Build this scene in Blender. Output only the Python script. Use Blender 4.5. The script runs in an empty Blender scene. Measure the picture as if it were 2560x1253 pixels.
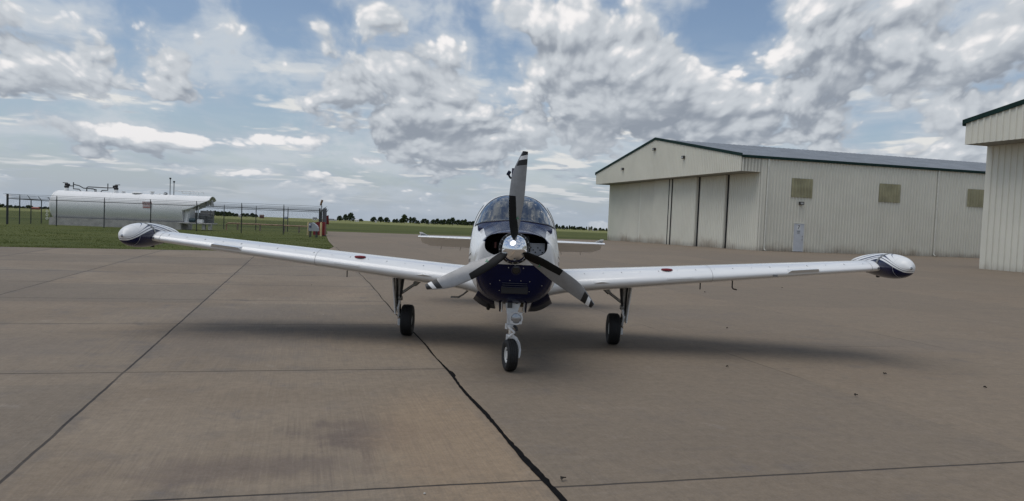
import bpy, bmesh, math, random
import numpy as np
from mathutils import Vector, Matrix
random.seed(7); rng = np.random.default_rng(7)
PI = math.pi
scene = bpy.context.scene
COL = scene.collection

# ---------------------------------------------------------------- camera model (photo is 2560 x 1253)
FPX, PX0, PY0, RHO, CZ = 1850.0, 1240.0, 626.5, math.atan(.041), 1.70
PITCH = math.atan((626.5 - 548.6) * math.cos(RHO) / FPX)
cF = Vector((0, math.cos(PITCH), -math.sin(PITCH)))
_R0 = Vector((1, 0, 0)); _U0 = _R0.cross(cF)
cR = _R0 * math.cos(RHO) + _U0 * math.sin(RHO)
cU = _U0 * math.cos(RHO) - _R0 * math.sin(RHO)
def ray(x, y): return cF + cR * ((x - PX0) / FPX) - cU * ((y - PY0) / FPX)
def G(x, y, z=0.0):
    d = ray(x, y); return Vector((0, 0, CZ)) + d * ((z - CZ) / d.z)
def DEP(x, y, dep):
    d = ray(x, y); return Vector((0, 0, CZ)) + d * (dep / d.y)
TH = math.radians(14.6)                      # apron grid is turned this much against the view
Uv = Vector((-math.sin(TH), math.cos(TH), 0)); Vv = Vector((math.cos(TH), math.sin(TH), 0))
def gz(x, y):
    q = -x * math.sin(TH) + y * math.cos(TH)
    return -.0088 * max(0.0, q - 52.0)

cd = bpy.data.cameras.new('camera'); cam = bpy.data.objects.new('camera', cd); COL.objects.link(cam)
cd.sensor_fit = 'HORIZONTAL'; cd.sensor_width = 36; cd.lens = 36 * FPX / 2560
cd.shift_x = (1280 - PX0) / 2560; cd.clip_start = .1; cd.clip_end = 8000
M3 = Matrix((cR, cU, -cF)).transposed()
cam.matrix_world = Matrix.Translation((0, 0, CZ)) @ M3.to_4x4()
scene.camera = cam

# ---------------------------------------------------------------- node helpers
class S:
    """a node socket with arithmetic"""
    def __init__(s, T, k): s.T, s.k = T, k
    def _m(s, op, *a): return s.T.m(op, s, *a)
    def __add__(s, o): return s._m('ADD', o)
    __radd__ = __add__
    def __mul__(s, o): return s._m('MULTIPLY', o)
    __rmul__ = __mul__
    def __sub__(s, o): return s._m('SUBTRACT', o)
    def __rsub__(s, o): return s.T.m('SUBTRACT', o, s)
    def __truediv__(s, o): return s._m('DIVIDE', o)
    def __rtruediv__(s, o): return s.T.m('DIVIDE', o, s)
    def __neg__(s): return s * -1.0
    def lt(s, o): return s._m('LESS_THAN', o)
    def gt(s, o): return s._m('GREATER_THAN', o)
    def abs(s): return s._m('ABSOLUTE')
    def max(s, o): return s._m('MAXIMUM', o)
    def min(s, o): return s._m('MINIMUM', o)
    def pw(s, o): return s._m('POWER', o)
    def cl(s): return s.T.clamp(s)
class T:
    def __init__(s, tree): s.t = tree; s.n = tree.nodes; s.l = tree.links
    def put(s, inp, v):
        if isinstance(v, S): s.l.new(v.k, inp)
        elif v is not None:
            if hasattr(inp, 'default_value'):
                try: inp.default_value = v
                except Exception: inp.default_value = (*v, 1.0)
    def m(s, op, *a):
        n = s.n.new('ShaderNodeMath'); n.operation = op
        for i, v in enumerate(a): s.put(n.inputs[i], v)
        return S(s, n.outputs[0])
    def clamp(s, v):
        n = s.n.new('ShaderNodeClamp'); s.put(n.inputs[0], v); return S(s, n.outputs[0])
    def ss(s, v, a, b):
        n = s.n.new('ShaderNodeMapRange'); n.interpolation_type = 'SMOOTHSTEP'
        s.put(n.inputs[0], v); n.inputs[1].default_value = a; n.inputs[2].default_value = b
        return S(s, n.outputs[0])
    def xyz(s, v):
        n = s.n.new('ShaderNodeSeparateXYZ'); s.put(n.inputs[0], v)
        return tuple(S(s, o) for o in n.outputs)
    def vec(s, x, y, z=0.0):
        n = s.n.new('ShaderNodeCombineXYZ')
        for i, v in enumerate((x, y, z)): s.put(n.inputs[i], v)
        return S(s, n.outputs[0])
    def coord(s, k='Object'): return S(s, s.n.new('ShaderNodeTexCoord').outputs[k])
    def noise(s, v, sc, det=4, rough=.5, dist=0.0, out=0):
        n = s.n.new('ShaderNodeTexNoise'); s.put(n.inputs['Vector'], v)
        n.inputs['Scale'].default_value = sc; n.inputs['Detail'].default_value = det
        n.inputs['Roughness'].default_value = rough; n.inputs['Distortion'].default_value = dist
        return S(s, n.outputs[out])
    def voro(s, v, sc, det=0, rough=.5, feat='F1', out=0):
        n = s.n.new('ShaderNodeTexVoronoi'); n.feature = feat; s.put(n.inputs['Vector'], v)
        n.inputs['Scale'].default_value = sc; n.inputs['Detail'].default_value = det; n.inputs['Roughness'].default_value = rough
        return S(s, n.outputs[out])
    def white(s, v):
        n = s.n.new('ShaderNodeTexWhiteNoise'); n.noise_dimensions = '3D'; s.put(n.inputs['Vector'], v); return S(s, n.outputs[0])
    def mix(s, f, a, b):
        n = s.n.new('ShaderNodeMix'); n.data_type = 'RGBA'
        s.put(n.inputs[0], f)
        for i, v in ((6, a), (7, b)):
            if isinstance(v, S): s.l.new(v.k, n.inputs[i])
            else: n.inputs[i].default_value = (*v, 1) if len(v) == 3 else v
        return S(s, n.outputs[2])
    def scale(s, c, f):
        n = s.n.new('ShaderNodeVectorMath'); n.operation = 'SCALE'; s.put(n.inputs[0], c); s.put(n.inputs['Scale'], f)
        return S(s, n.outputs[0])
    def bump(s, h, strength=.3, dist=.02):
        n = s.n.new('ShaderNodeBump'); n.inputs['Strength'].default_value = strength; n.inputs['Distance'].default_value = dist
        s.put(n.inputs['Height'], h); return S(s, n.outputs[0])
def mat(name, base=(.5, .5, .5), rough=.5, metal=0.0, fn=None, coat=0.0, spec=.5):
    m = bpy.data.materials.new(name); m.use_nodes = True
    t = T(m.node_tree); b = m.node_tree.nodes['Principled BSDF']
    b.inputs['Base Color'].default_value = (*base, 1); b.inputs['Roughness'].default_value = rough
    b.inputs['Metallic'].default_value = metal; b.inputs['Specular IOR Level'].default_value = spec
    if coat: b.inputs['Coat Weight'].default_value = coat; b.inputs['Coat Roughness'].default_value = .04
    if fn: fn(t, b)
    return m
def worn(base, amt=.12, sc=3.0, rgh=None):
    """slight unevenness of a painted or cast surface"""
    def f(t, b):
        n = t.noise(t.coord(), sc, 6, .6)
        t.put(b.inputs['Base Color'], t.mix(t.ss(n, .3, .7), tuple(c * (1 - amt) for c in base), tuple(min(1, c * (1 + amt * .6)) for c in base)))
        if rgh: t.put(b.inputs['Roughness'], rgh[0] + (rgh[1] - rgh[0]) * t.noise(t.coord(), sc * 4, 4))
    return f
def simple(name, base, rough=.5, metal=0.0, amt=.12, sc=3.0, coat=0.0):
    return mat(name, base, rough, metal, worn(base, amt, sc), coat)

# ---------------------------------------------------------------- mesh helpers
def link(name, me, m=None, parent=None, smooth=False):
    o = bpy.data.objects.new(name, me); COL.objects.link(o)
    for x in (m if isinstance(m, (list, tuple)) else [m]):
        if x: me.materials.append(x)
    if parent: o.parent = parent
    if smooth: me.polygons.foreach_set('use_smooth', [True] * len(me.polygons))
    return o
def raw(name, vs, fs, m=None, parent=None, smooth=False, mi=None):
    me = bpy.data.meshes.new(name); me.from_pydata([tuple(v) for v in vs], [], fs); 
    o = link(name, me, m, parent, smooth)
    if mi is not None: me.polygons.foreach_set('material_index', mi)
    me.update(); return o
class MB:
    """collects shapes for ONE mesh"""
    def __init__(s): s.v, s.f = [], []
    def add(s, vs, fs):
        k = len(s.v); s.v += [tuple(v) for v in vs]; s.f += [tuple(i + k for i in f) for f in fs]; return s
    def box(s, c, d, M=None, bev=0.0):
        hx, hy, hz = d[0] / 2, d[1] / 2, d[2] / 2
        if bev:
            b = min(bev, hx * .45, hy * .45, hz * .45)
            bm = bmesh.new(); bmesh.ops.create_cube(bm, size=1)
            for w in bm.verts: w.co = Vector((w.co.x * d[0], w.co.y * d[1], w.co.z * d[2]))
            bmesh.ops.bevel(bm, geom=bm.edges[:], offset=b, segments=2, affect='EDGES', profile=.5)
            bm.verts.index_update(); vs = [w.co.copy() for w in bm.verts]; fs = [[w.index for w in f.verts] for f in bm.faces]; bm.free()
        else:
            vs = [Vector((a * hx, b * hy, e * hz)) for a in (-1, 1) for b in (-1, 1) for e in (-1, 1)]
            fs = [(0, 1, 3, 2), (4, 6, 7, 5), (0, 4, 5, 1), (2, 3, 7, 6), (0, 2, 6, 4), (1, 5, 7, 3)]
        if M is not None: vs = [M @ v for v in vs]
        return s.add([v + Vector(c) for v in vs], fs)
    def tube(s, pts, r, n=10, caps=True):
        pts = [Vector(p) for p in pts]; rs = r if isinstance(r, (list, tuple)) else [r] * len(pts)
        vs = []; fs = []; prev = None
        for i, p in enumerate(pts):
            t = (pts[min(i + 1, len(pts) - 1)] - pts[max(i - 1, 0)]).normalized()
            if prev is None: a = t.orthogonal().normalized()
            else: a = (prev - t * prev.dot(t)); a = a.normalized() if a.length > 1e-5 else t.orthogonal().normalized()
            prev = a; b = t.cross(a)
            for k in range(n): vs.append(p + (a * math.cos(2 * PI * k / n) + b * math.sin(2 * PI * k / n)) * rs[i])
        for i in range(len(pts) - 1):
            for k in range(n):
                fs.append((i * n + k, i * n + (k + 1) % n, (i + 1) * n + (k + 1) % n, (i + 1) * n + k))
        if caps: fs += [tuple(range(n))[::-1], tuple((len(pts) - 1) * n + k for k in range(n))]
        return s.add(vs, fs)
    def lathe(s, prof, axis='Z', n=32, c=(0, 0, 0), M=None, closed=False):
        """prof: (radius, height) pairs"""
        vs = []; fs = []
        for r, h in prof:
            for k in range(n):
                a = 2 * PI * k / n; x, y = r * math.cos(a), r * math.sin(a)
                v = {'Z': (x, y, h), 'X': (h, x, y), 'Y': (y, h, x)}[axis]
                vs.append(Vector(v))
        L = len(prof)
        for i in range(L if closed else L - 1):
            j = (i + 1) % L
            for k in range(n): fs.append((i * n + k, i * n + (k + 1) % n, j * n + (k + 1) % n, j * n + k))
        if M is not None: vs = [M @ v for v in vs]
        return s.add([v + Vector(c) for v in vs], fs)
    def prism(s, poly, d):
        """extrude a 3D polygon along vector d"""
        n = len(poly); d = Vector(d); p = [Vector(q) for q in poly]
        return s.add(p + [q + d for q in p], [tuple(range(n))[::-1], tuple(range(n, 2 * n))] + [(i, (i + 1) % n, n + (i + 1) % n, n + i) for i in range(n)])
    def build(s, name, m, parent=None, smooth=False, fix=True):
        me = bpy.data.meshes.new(name); me.from_pydata(s.v, [], s.f)
        if fix:
            bm = bmesh.new(); bm.from_mesh(me); bmesh.ops.recalc_face_normals(bm, faces=bm.faces[:]); bm.to_mesh(me); bm.free()
        o = link(name, me, m, parent, False)
        if smooth:
            me.polygons.foreach_set('use_smooth', [True] * len(me.polygons))
            try: me.set_sharp_from_angle(angle=math.radians(38))
            except Exception: pass
        me.update(); return o
def rotz(a): return Matrix.Rotation(a, 3, 'Z')
def thing(name, label, cat, loc=(0, 0, 0), rz=0.0, group=None):
    o = bpy.data.objects.new(name, None); COL.objects.link(o); o.empty_display_size = .2
    o.location = loc; o.rotation_euler = (0, 0, rz); tag(o, label, cat, group); return o
def tag(o, label, cat, group=None):
    o['label'] = label; o['category'] = cat
    if group: o['group'] = group
    return o
def struct(o, kind='structure'): o['kind'] = kind; return o
def text_mesh(txt, size):
    """glyph outlines as a flat mesh, centred"""
    cu = bpy.data.curves.new('glyph', 'FONT'); cu.body = txt; cu.size = size; cu.align_x = 'CENTER'; cu.align_y = 'CENTER'; cu.extrude = .002
    o = bpy.data.objects.new('glyph', cu); COL.objects.link(o)
    dg = bpy.context.evaluated_depsgraph_get(); me = bpy.data.meshes.new_from_object(o.evaluated_get(dg))
    bpy.data.objects.remove(o); bpy.data.curves.remove(cu); return me

# ---------------------------------------------------------------- world: Nishita sky and a field of cumulus
SUN_EL, SUN_AZ = math.radians(70), math.radians(-106)       # azimuth from +Y towards +X
world = bpy.data.worlds.new('World'); scene.world = world; world.use_nodes = True
def build_world():
    t = T(world.node_tree); t.n.clear()
    sky = t.n.new('ShaderNodeTexSky'); sky.sky_type = 'NISHITA'; sky.sun_disc = False
    sky.sun_elevation = SUN_EL; sky.sun_rotation = SUN_AZ; sky.air_density = 1.0; sky.dust_density = 1.0; sky.ozone_density = 2.0
    d = S(t, t.n.new('ShaderNodeTexCoord').outputs['Generated'])
    x, y, z = t.xyz(d)
    az = t.m('ARCTAN2', x, y); el = t.m('ARCSINE', z).max(0.0)
    # heaps of cloud where the photograph has them: photo x, y, half width, half height, amount
    blobs = [(830, 205, 170, 120, .40), (985, 150, 210, 120, .46), (1150, 170, 150, 130, .46), (1010, 235, 330, 70, .22),
        (150, 165, 290, 130, .50), (60, 200, 150, 80, .26), (440, 185, 200, 65, .30), (330, 340, 210, 38, .52), (462, 352, 60, 22, .4),
        (630, 346, 120, 28, .38), (230, 378, 70, 16, .3), (1050, 335, 480, 90, .46), (840, 345, 200, 50, .26), (1340, 300, 320, 80, .36),
        (1400, 185, 220, 140, .40), (1570, 130, 380, 170, .42), (1720, 235, 270, 90, .42), (2060, 85, 260, 130, .56), (2400, 70, 330, 150, .48),
        (2250, 200, 420, 90, .42), (2000, 280, 620, 80, .42), (170, 30, 420, 50, .36), (620, 62, 190, 40, .26), (900, 40, 180, 75, .30), (1330, 35, 220, 75, .34),
        (1090, 425, 100, 22, .42), (930, 402, 90, 17, .36), (600, 430, 110, 24, .28), (1650, 335, 260, 45, .26), (2000, 350, 160, 40, .30),
        (600, 205, 130, 110, -.34), (700, 100, 110, 90, -.30), (720, 15, 130, 50, -.26), (1815, 60, 150, 100, -.80), (1185, 65, 90, 60, -.42),
        (300, 272, 560, 45, -.36), (610, 300, 260, 40, -.30), (1250, 120, 60, 90, -.24), (2340, 60, 90, 50, -.3), (560, 395, 420, 26, -.2)]
    def blobsum(a, e):
        p = t.vec(a, e, 0.0); acc = None
        for bx, by, rx, ry, am in blobs:
            c = ray(bx, by).normalized(); a0, e0 = math.atan2(c.x, c.y), math.asin(c.z)
            n = t.n.new('ShaderNodeVectorMath'); n.operation = 'MULTIPLY_ADD'; t.put(n.inputs[0], p)
            kx, ky = FPX / rx, FPX / ry
            n.inputs[1].default_value = (kx, ky, 0); n.inputs[2].default_value = (-a0 * kx, -e0 * ky, 0)
            q = t.n.new('ShaderNodeTexGradient'); q.gradient_type = 'SPHERICAL'; t.l.new(n.outputs[0], q.inputs[0])
            k = t.n.new('ShaderNodeMath'); k.operation = 'MULTIPLY_ADD'; t.l.new(q.outputs['Fac'], k.inputs[0]); k.inputs[1].default_value = am * 1.25
            if acc is not None: t.put(k.inputs[2], acc)
            else: k.inputs[2].default_value = 0.0
            acc = S(t, k.outputs[0])
        return acc
    def n2(v, sc, det, rough, out=0):
        n = t.n.new('ShaderNodeTexNoise'); n.noise_dimensions = '2D'; t.put(n.inputs['Vector'], v)
        n.inputs['Scale'].default_value = sc; n.inputs['Detail'].default_value = det; n.inputs['Roughness'].default_value = rough; return S(t, n.outputs[out])
    def v2(v, sc, det):
        n = t.n.new('ShaderNodeTexVoronoi'); n.voronoi_dimensions = '2D'; n.feature = 'SMOOTH_F1'; n.inputs['Smoothness'].default_value = .35
        t.put(n.inputs['Vector'], v); n.inputs['Scale'].default_value = sc
        n.inputs['Detail'].default_value = det; n.inputs['Roughness'].default_value = .55; return S(t, n.outputs[0])
    def uv(a, e):
        return a / (e * .25 + .36), t.m('LOGARITHM', e + .10, math.e) * .85
    u0, v0 = uv(az, el)
    wp = n2(t.vec(u0, v0), 2.0, 3, .55, 1)
    wx, wy, _ = t.xyz(wp); wx = (wx - .5) * .16; wy = (wy - .5) * .12
    def shape(a, e, det, puff):
        u, v = uv(a, e); p = t.vec(u + wx, v + wy)
        r = (n2(p, 2.35, det, .53) - .5) * CL_N
        if puff: r = r + (.40 - v2(p, 6.5, puff)) * CL_V
        return r
    sz = el * .30 + .040
    a1, e1 = az - sz * .06, el + sz * .10
    a2, e2 = az - sz * .10, el + sz * .30
    B0 = blobsum(az, el); B2 = blobsum(a2, e2); B1 = B0 + (B2 - B0) * .24
    n0 = shape(az, el, 9, 3.0); lowb = t.ss(el, .02, .06) * t.ss(el, .17, .10) * .15 + t.ss(az, -.05, .30) * .12
    d0 = n0 + B0 + (lowb + CL_BIAS); d1 = shape(a1, e1, 7, 2.0) + B1 + (lowb + CL_BIAS); d2 = shape(a2, e2, 3, 0) + B2 + (lowb + CL_BIAS)
    alpha = t.ss(d0, -.07, .13)
    vl = n2(t.vec(u0 * .8 + wx * 2.0, v0 * 1.6 + wy), 2.4, 6, .58); thin = t.ss(d0 + (vl - .5) * 1.6, -.62, .15) * .80                                   # thin veil between the heaps
    lit = .47 + (d0 - d1) * CL_1 + (d0 - d2) * CL_2 - t.ss(d0, .25, .9) * .12
    lit = lit.min(1.0)
    sh = t.mix(t.ss(vl + (n0 - .0) * .18, .36, .66), (.27, .305, .36), (.43, .467, .515)); cl = t.mix(t.ss(lit, -.15, .55), sh, (.58, .615, .655))
    cl = t.mix(t.ss(lit, .50, .98), cl, (.93, .905, .90))
    hz = t.m('EXPONENT', el * -15.0)
    # a lower deck of small flat heaps in the distance, and grey sheets on the right
    def deck(e):
        p = t.vec(az * 1.55 + wx * .8, t.m('LOGARITHM', e + .045, math.e) * 1.15 + wy * .6)
        return n2(p, 4.2, 7, .54) + (.36 - v2(p, 13.0, 1.0)) * .22
    k0 = deck(el); k1 = deck(el + .010 + el * .05)
    band = t.ss(el, .006, .035) * t.ss(el, .26, .10)
    a2 = t.ss(k0 + t.ss(az, -.3, .3) * .05, .465, .63) * band
    l2 = (.50 + (k0 - k1) * 4.2).cl()
    c2 = t.mix(t.ss(l2, .1, .55), (.36, .405, .46), (.50, .54, .59)); c2 = t.mix(t.ss(l2, .5, .95), c2, (.82, .81, .78))
    veil = t.mix(t.ss(vl, .40, .64), (.43, .50, .59), (.60, .645, .69))
    veil = t.mix(a2, veil, c2)
    thin = thin + (1.0 - thin) * a2
    cl = t.mix(hz * .55, cl, (.40, .455, .525)); veil = t.mix(hz * .80, veil, (.375, .435, .515))
    a_all = (alpha + (1.0 - alpha) * (thin + t.m('EXPONENT', el * -9.0) * .92 * (1.0 - thin))).cl()
    col = t.mix(alpha, veil, cl)
    b1 = t.n.new('ShaderNodeBackground'); t.put(b1.inputs[0], S(t, sky.outputs[0])); b1.inputs[1].default_value = .10
    b2 = t.n.new('ShaderNodeBackground'); t.put(b2.inputs[0], col); b2.inputs[1].default_value = 1.0
    mx = t.n.new('ShaderNodeMixShader'); t.put(mx.inputs[0], a_all)
    t.l.new(b1.outputs[0], mx.inputs[1]); t.l.new(b2.outputs[0], mx.inputs[2])
    o = t.n.new('ShaderNodeOutputWorld'); t.l.new(mx.outputs[0], o.inputs[0])
    world.cycles.sampling_method = 'MANUAL'; world.cycles.sample_map_resolution = 512
CL_N, CL_V, CL_BIAS, CL_1, CL_2 = 1.75, .60, -.03, 1.08, .70
build_world()
sl = bpy.data.lights.new('sun', 'SUN'); sl.energy = 1.5; sl.angle = math.radians(52); sl.color = (1, .965, .91)
so = bpy.data.objects.new('sun', sl); COL.objects.link(so)
sd = Vector((math.sin(SUN_AZ) * math.cos(SUN_EL), math.cos(SUN_AZ) * math.cos(SUN_EL), math.sin(SUN_EL)))
so.rotation_euler = sd.to_track_quat('Z', 'Y').to_euler()
vs = scene.view_settings; vs.view_transform = 'Standard'; vs.look = 'None'; vs.exposure = 0; vs.gamma = 1
scene.render.film_transparent = False
scene.cycles.max_bounces = 5; scene.cycles.diffuse_bounces = 2; scene.cycles.glossy_bounces = 3; scene.cycles.transparent_max_bounces = 12; scene.cycles.use_denoising = True; scene.cycles.denoiser = 'OPENIMAGEDENOISE'; scene.cycles.denoising_prefilter = 'NONE'
#SECTIONS
# ---------------------------------------------------------------- ground: field, apron, tar seam, grass
GREEN, DRY = (.05, .068, .017), (.235, .225, .085)
def m_field(t, b):
    c = t.coord(); x, y, z = t.xyz(c)
    n1 = t.noise(c, .06, 6, .6); n2 = t.noise(t.vec(x * .35, y, 0), .8, 6, .65); n3 = t.noise(c, 9.0, 4, .7)
    col = t.mix(t.ss(n1 * .5 + n2 * .5, .36, .66), (.055, .072, .018), (.115, .124, .038))
    col = t.mix(t.ss(n3, .35, .75) * .5, col, (.10, .105, .04))
    far = t.ss(y + (n1 - .5) * 60.0 + x * .05, 235.0, 330.0)               # ripe crop beyond the mown airfield
    col = t.mix(far * .85, col, t.mix(n2, (.24, .235, .095), (.17, .185, .07)))
    lane = t.ss(t.m('ABSOLUTE', y - 96.0), 9.0, 5.0)
    col = t.mix(lane * .35, col, (.028, .04, .012))
    t.put(b.inputs['Base Color'], col); b.inputs['Specular IOR Level'].default_value = .1
    t.put(b.inputs['Normal'], t.bump(n3, .5, .05))
FIELD = mat('field grass', GREEN, .95, fn=m_field)
def apron_xy(p, q): return Vv * p + Uv * q
def sheet(name, ps, qs, z, m):
    """a grid in apron coordinates that follows the slope of the land"""
    vs = []; fs = []
    for j, q in enumerate(qs):
        for p in ps: vs.append((p, q, -.0088 * max(0, q - 52) + z))
    n = len(ps)
    for j in range(len(qs) - 1):
        for i in range(n - 1): fs.append((j * n + i, j * n + i + 1, (j + 1) * n + i + 1, (j + 1) * n + i))
    o = raw(name, vs, fs, m); o.rotation_euler = (0, 0, TH); return struct(o)
sheet('field', [-6000, -1500, -300, -60, 0, 60, 300, 1500, 6000], [-900, -100, 0, 30, 52, 60, 90, 140, 250, 500, 1000, 2000, 5200], -.03, FIELD)

QL = [1.2, 4.55, 8.12, 11.45, 14.5, 17.45, 20.3, 23.6, 26.6, 29.6]
PL = [-12.2, -8.7, -5.2, -1.72]
PR = [5.65, 9.6, 13.6, 17.6, 21.6, 25.6, 29.6]
QR = [4.42, 9.4, 14.4, 19.4, 24.4, 29.9, 36.0, 42.0, 48.0, 54.0, 60.0, 66.0]
def m_apron(t, b):
    c = t.coord(); x, y, z = t.xyz(c)
    left = x.lt(1.6)
    wob = (t.noise(c, 1.4, 5, .6) - .5) * .035
    def lines(lst, v, w):
        r = None
        for q in lst:
            k = t.ss((v - q + wob).abs(), w * 1.25, w * .55)
            r = k if r is None else r.max(k)
        return r
    brk = t.ss(t.noise(c, .9, 4, .6), .34, .52)
    jl = lines(QL, y, .013).max(lines(PL, x, .013)) * left
    jr = lines(PR, x, .012) * t.ss(t.noise(c, .55, 5, .6), .46, .62) * .55
    jr = jr.max(lines(QR[1:], y, .012) * t.ss(t.noise(c, .42, 5, .6), .48, .64) * .55).max(lines(QR[:1], y, .014) * .85) * (1.0 - left)
    joint = jl * (.75 + .25 * brk)
    joint = joint.max(jr)
    # slabs differ slightly
    cx = t.m('FLOOR', (x + 1.72) / 3.47); cy = t.m('FLOOR', (y - 1.2) / 3.2)
    cxr = t.m('FLOOR', (x - 1.65) / 4.0); cyr = t.m('FLOOR', (y - 4.42) / 5.0)
    tint = t.white(t.vec(cx, cy, 1.0)) * left + t.white(t.vec(cxr, cyr, 5.0)) * (1.0 - left) * .7
    # broad stains, mottling, broom finish
    n_big = t.noise(c, .33, 7, .62, .4); n_mid = t.noise(c, 2.1, 8, .68, .3); n_fine = t.noise(c, 38.0, 5, .7)
    broom = t.noise(t.vec(x * 55.0, y * 1.3 + n_mid * .8, 0.0), 1.0, 4, .6)
    broom2 = t.noise(t.vec(x * 7.0, y * .5, 3.0), 1.0, 5, .65)
    grain = t.noise(c, 11.0, 9, .78)
    streak = t.noise(t.vec(x * 1.2, y * 6.0, 7.0), 1.0, 6, .65)
    col = t.mix(t.ss(n_big, .33, .68), (.212, .163, .113), (.272, .216, .155))
    col = t.mix(tint * .55, col, (.142, .122, .097))
    warm = t.ss(t.noise(c, .5, 5, .6), .5, .72) * (t.ss((x - 1.1).abs(), 1.3, .2) * .7 + .2)
    col = t.mix(warm * .5, col, (.33, .25, .17))
    col = t.mix(t.ss(n_mid, .48, .74) * .45, col, (.16, .138, .12))
    col = t.mix(t.ss(n_mid, .40, .22) * .5, col, (.34, .30, .26))
    def patch(px, py, rx, ry, amt, cc):
        dx = (x - px) / rx; dy = (y - py) / ry
        g = t.m('EXPONENT', (dx * dx + dy * dy) * -1.0)
        k = t.ss(g * 1.05 + (n_mid - .5) * 1.9 + (grain - .5) * 1.3 + (broom2 - .5) * 1.1 + (broom - .5) * .5, .30, .95)
        return k * amt, cc
    nonlocal_col = [col]
    for a in ((.55, 5.75, .62, .55, .62, (.098, .073, .064)), (-.35, 5.05, 1.0, .34, .5, (.112, .085, .074)), (.95, 4.95, .3, .3, .4, (.13, .105, .09)),
              (-.9, 9.7, 1.6, 1.5, .36, (.145, .128, .115)), (-2.5, 4.7, .9, .6, .4, (.16, .135, .118)), (-3.2, 9.6, 1.6, .9, .26, (.15, .13, .115)),
              (-1.2, 12.6, 2.4, 1.2, .30, (.15, .133, .12)), (-9.0, 20.0, 6.0, 1.2, .28, (.165, .15, .135)), (6.5, 13.0, 2.6, .9, .3, (.16, .14, .125)), (9.5, 9.5, 3.0, .8, .25, (.165, .145, .13))):
        k, cc = patch(*a); nonlocal_col[0] = t.mix(k, nonlocal_col[0], cc)
    col = nonlocal_col[0]
    # grime that gathers along the joints
    wp_ = t.m('EXPONENT', (((x - 1.15) / .75) * ((x - 1.15) / .75) + ((y - 5.4) / 2.0) * ((y - 5.4) / 2.0)) * -1.0) * left
    col = t.mix(t.ss(wp_ + (n_mid - .5) * .7 + (grain - .5) * .5, .28, .85) * .62, col, (.31, .222, .138))
    col = t.mix((1.0 - left) * t.ss(n_big, .35, .65) * .45, col, (.165, .127, .088))
    edge = lines(QL, y, .16).max(lines(PL + [1.6], x, .12)) * left
    col = t.mix(edge * t.ss(n_mid, .35, .75) * .42, col, (.12, .108, .096))
    col = t.mix(t.ss(streak, .52, .75) * (1.0 - left) * .42, col, (.135, .113, .092))
    col = t.mix(t.ss(streak, .45, .25) * (1.0 - left) * .28, col, (.27, .225, .178))
    col = t.mix(t.ss(broom, .40, .75) * .22, col, (.115, .096, .078))
    col = t.mix(t.ss(broom, .42, .26) * .16 * left, col, (.34, .29, .23))
    col = t.mix(t.ss(n_fine, .3, .8) * .28, col, (.165, .145, .128))
    spk = t.ss(t.voro(c, 16.0, 0), .10, .05) * t.ss(t.noise(c, 3.0, 3), .55, .7)
    col = t.mix(spk * .5, col, (.42, .38, .33))
    col = t.scale(col, .20 + grain * .86 + n_fine * .34 + t.noise(c, 60.0, 4, .75) * .42)
    pit = t.ss(t.voro(c, 26.0, 0), .13, .06) * t.ss(t.noise(c, 2.2, 3), .46, .62)
    col = t.mix(pit * .55, col, (.07, .06, .052))
    col = t.mix(joint * .9, col, (.022, .020, .020))
    t.put(b.inputs['Base Color'], col)
    t.put(b.inputs['Roughness'], .72 + n_mid * .2); b.inputs['Specular IOR Level'].default_value = .25
    t.put(b.inputs['Normal'], t.bump(broom * .5 + n_fine * .5 - joint * 2.0, .4, .008))
APRON = mat('apron concrete', (.25, .21, .18), .85, fn=m_apron)
def make_apron():
    # outline in apron coordinates: grass to the left beyond q = 30, open to the right
    edge = [(-90, 27.0), (-30, 28.6), (-10.5, 30.0), (-8, 30.3), (-5, 30.9), (-1.7, 31.8), (-.4, 32.4), (.5, 33.5), (1.1, 35.2), (1.45, 37.8), (1.5, 45), (1.55, 52), (1.62, 60), (2.0, 66), (2.3, 77)]
    out = [(p + .06 * math.sin(i * 1.7), q + .05 * math.sin(i * 2.3)) for i, (p, q) in enumerate(edge)] + [(16, 79), (30, 81.5), (36, 83), (60, 83), (110, 83), (110, 52), (110, -70), (-90, -70)]
    bm = bmesh.new(); vs = [bm.verts.new((p, q, 0)) for p, q in out]; bm.faces.new(vs)
    bmesh.ops.bisect_plane(bm, geom=bm.verts[:] + bm.edges[:] + bm.faces[:], plane_co=(0, 52, 0), plane_no=(0, 1, 0))
    for v in bm.verts: v.co.z = -.0088 * max(0, v.co.y - 52)
    bmesh.ops.recalc_face_normals(bm, faces=bm.faces[:])
    if sum(f.normal.z for f in bm.faces) < 0: bmesh.ops.reverse_faces(bm, faces=bm.faces[:])
    bmesh.ops.triangulate(bm, faces=bm.faces[:])
    me = bpy.data.meshes.new('apron'); bm.to_mesh(me); bm.free()
    o = link('apron', me, APRON); o.rotation_euler = (0, 0, TH); struct(o)
make_apron()
TAR = mat('tar', (.007, .0065, .0065), .9, fn=worn((.007, .0065, .0065), .4, 9.0), spec=.08)
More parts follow.
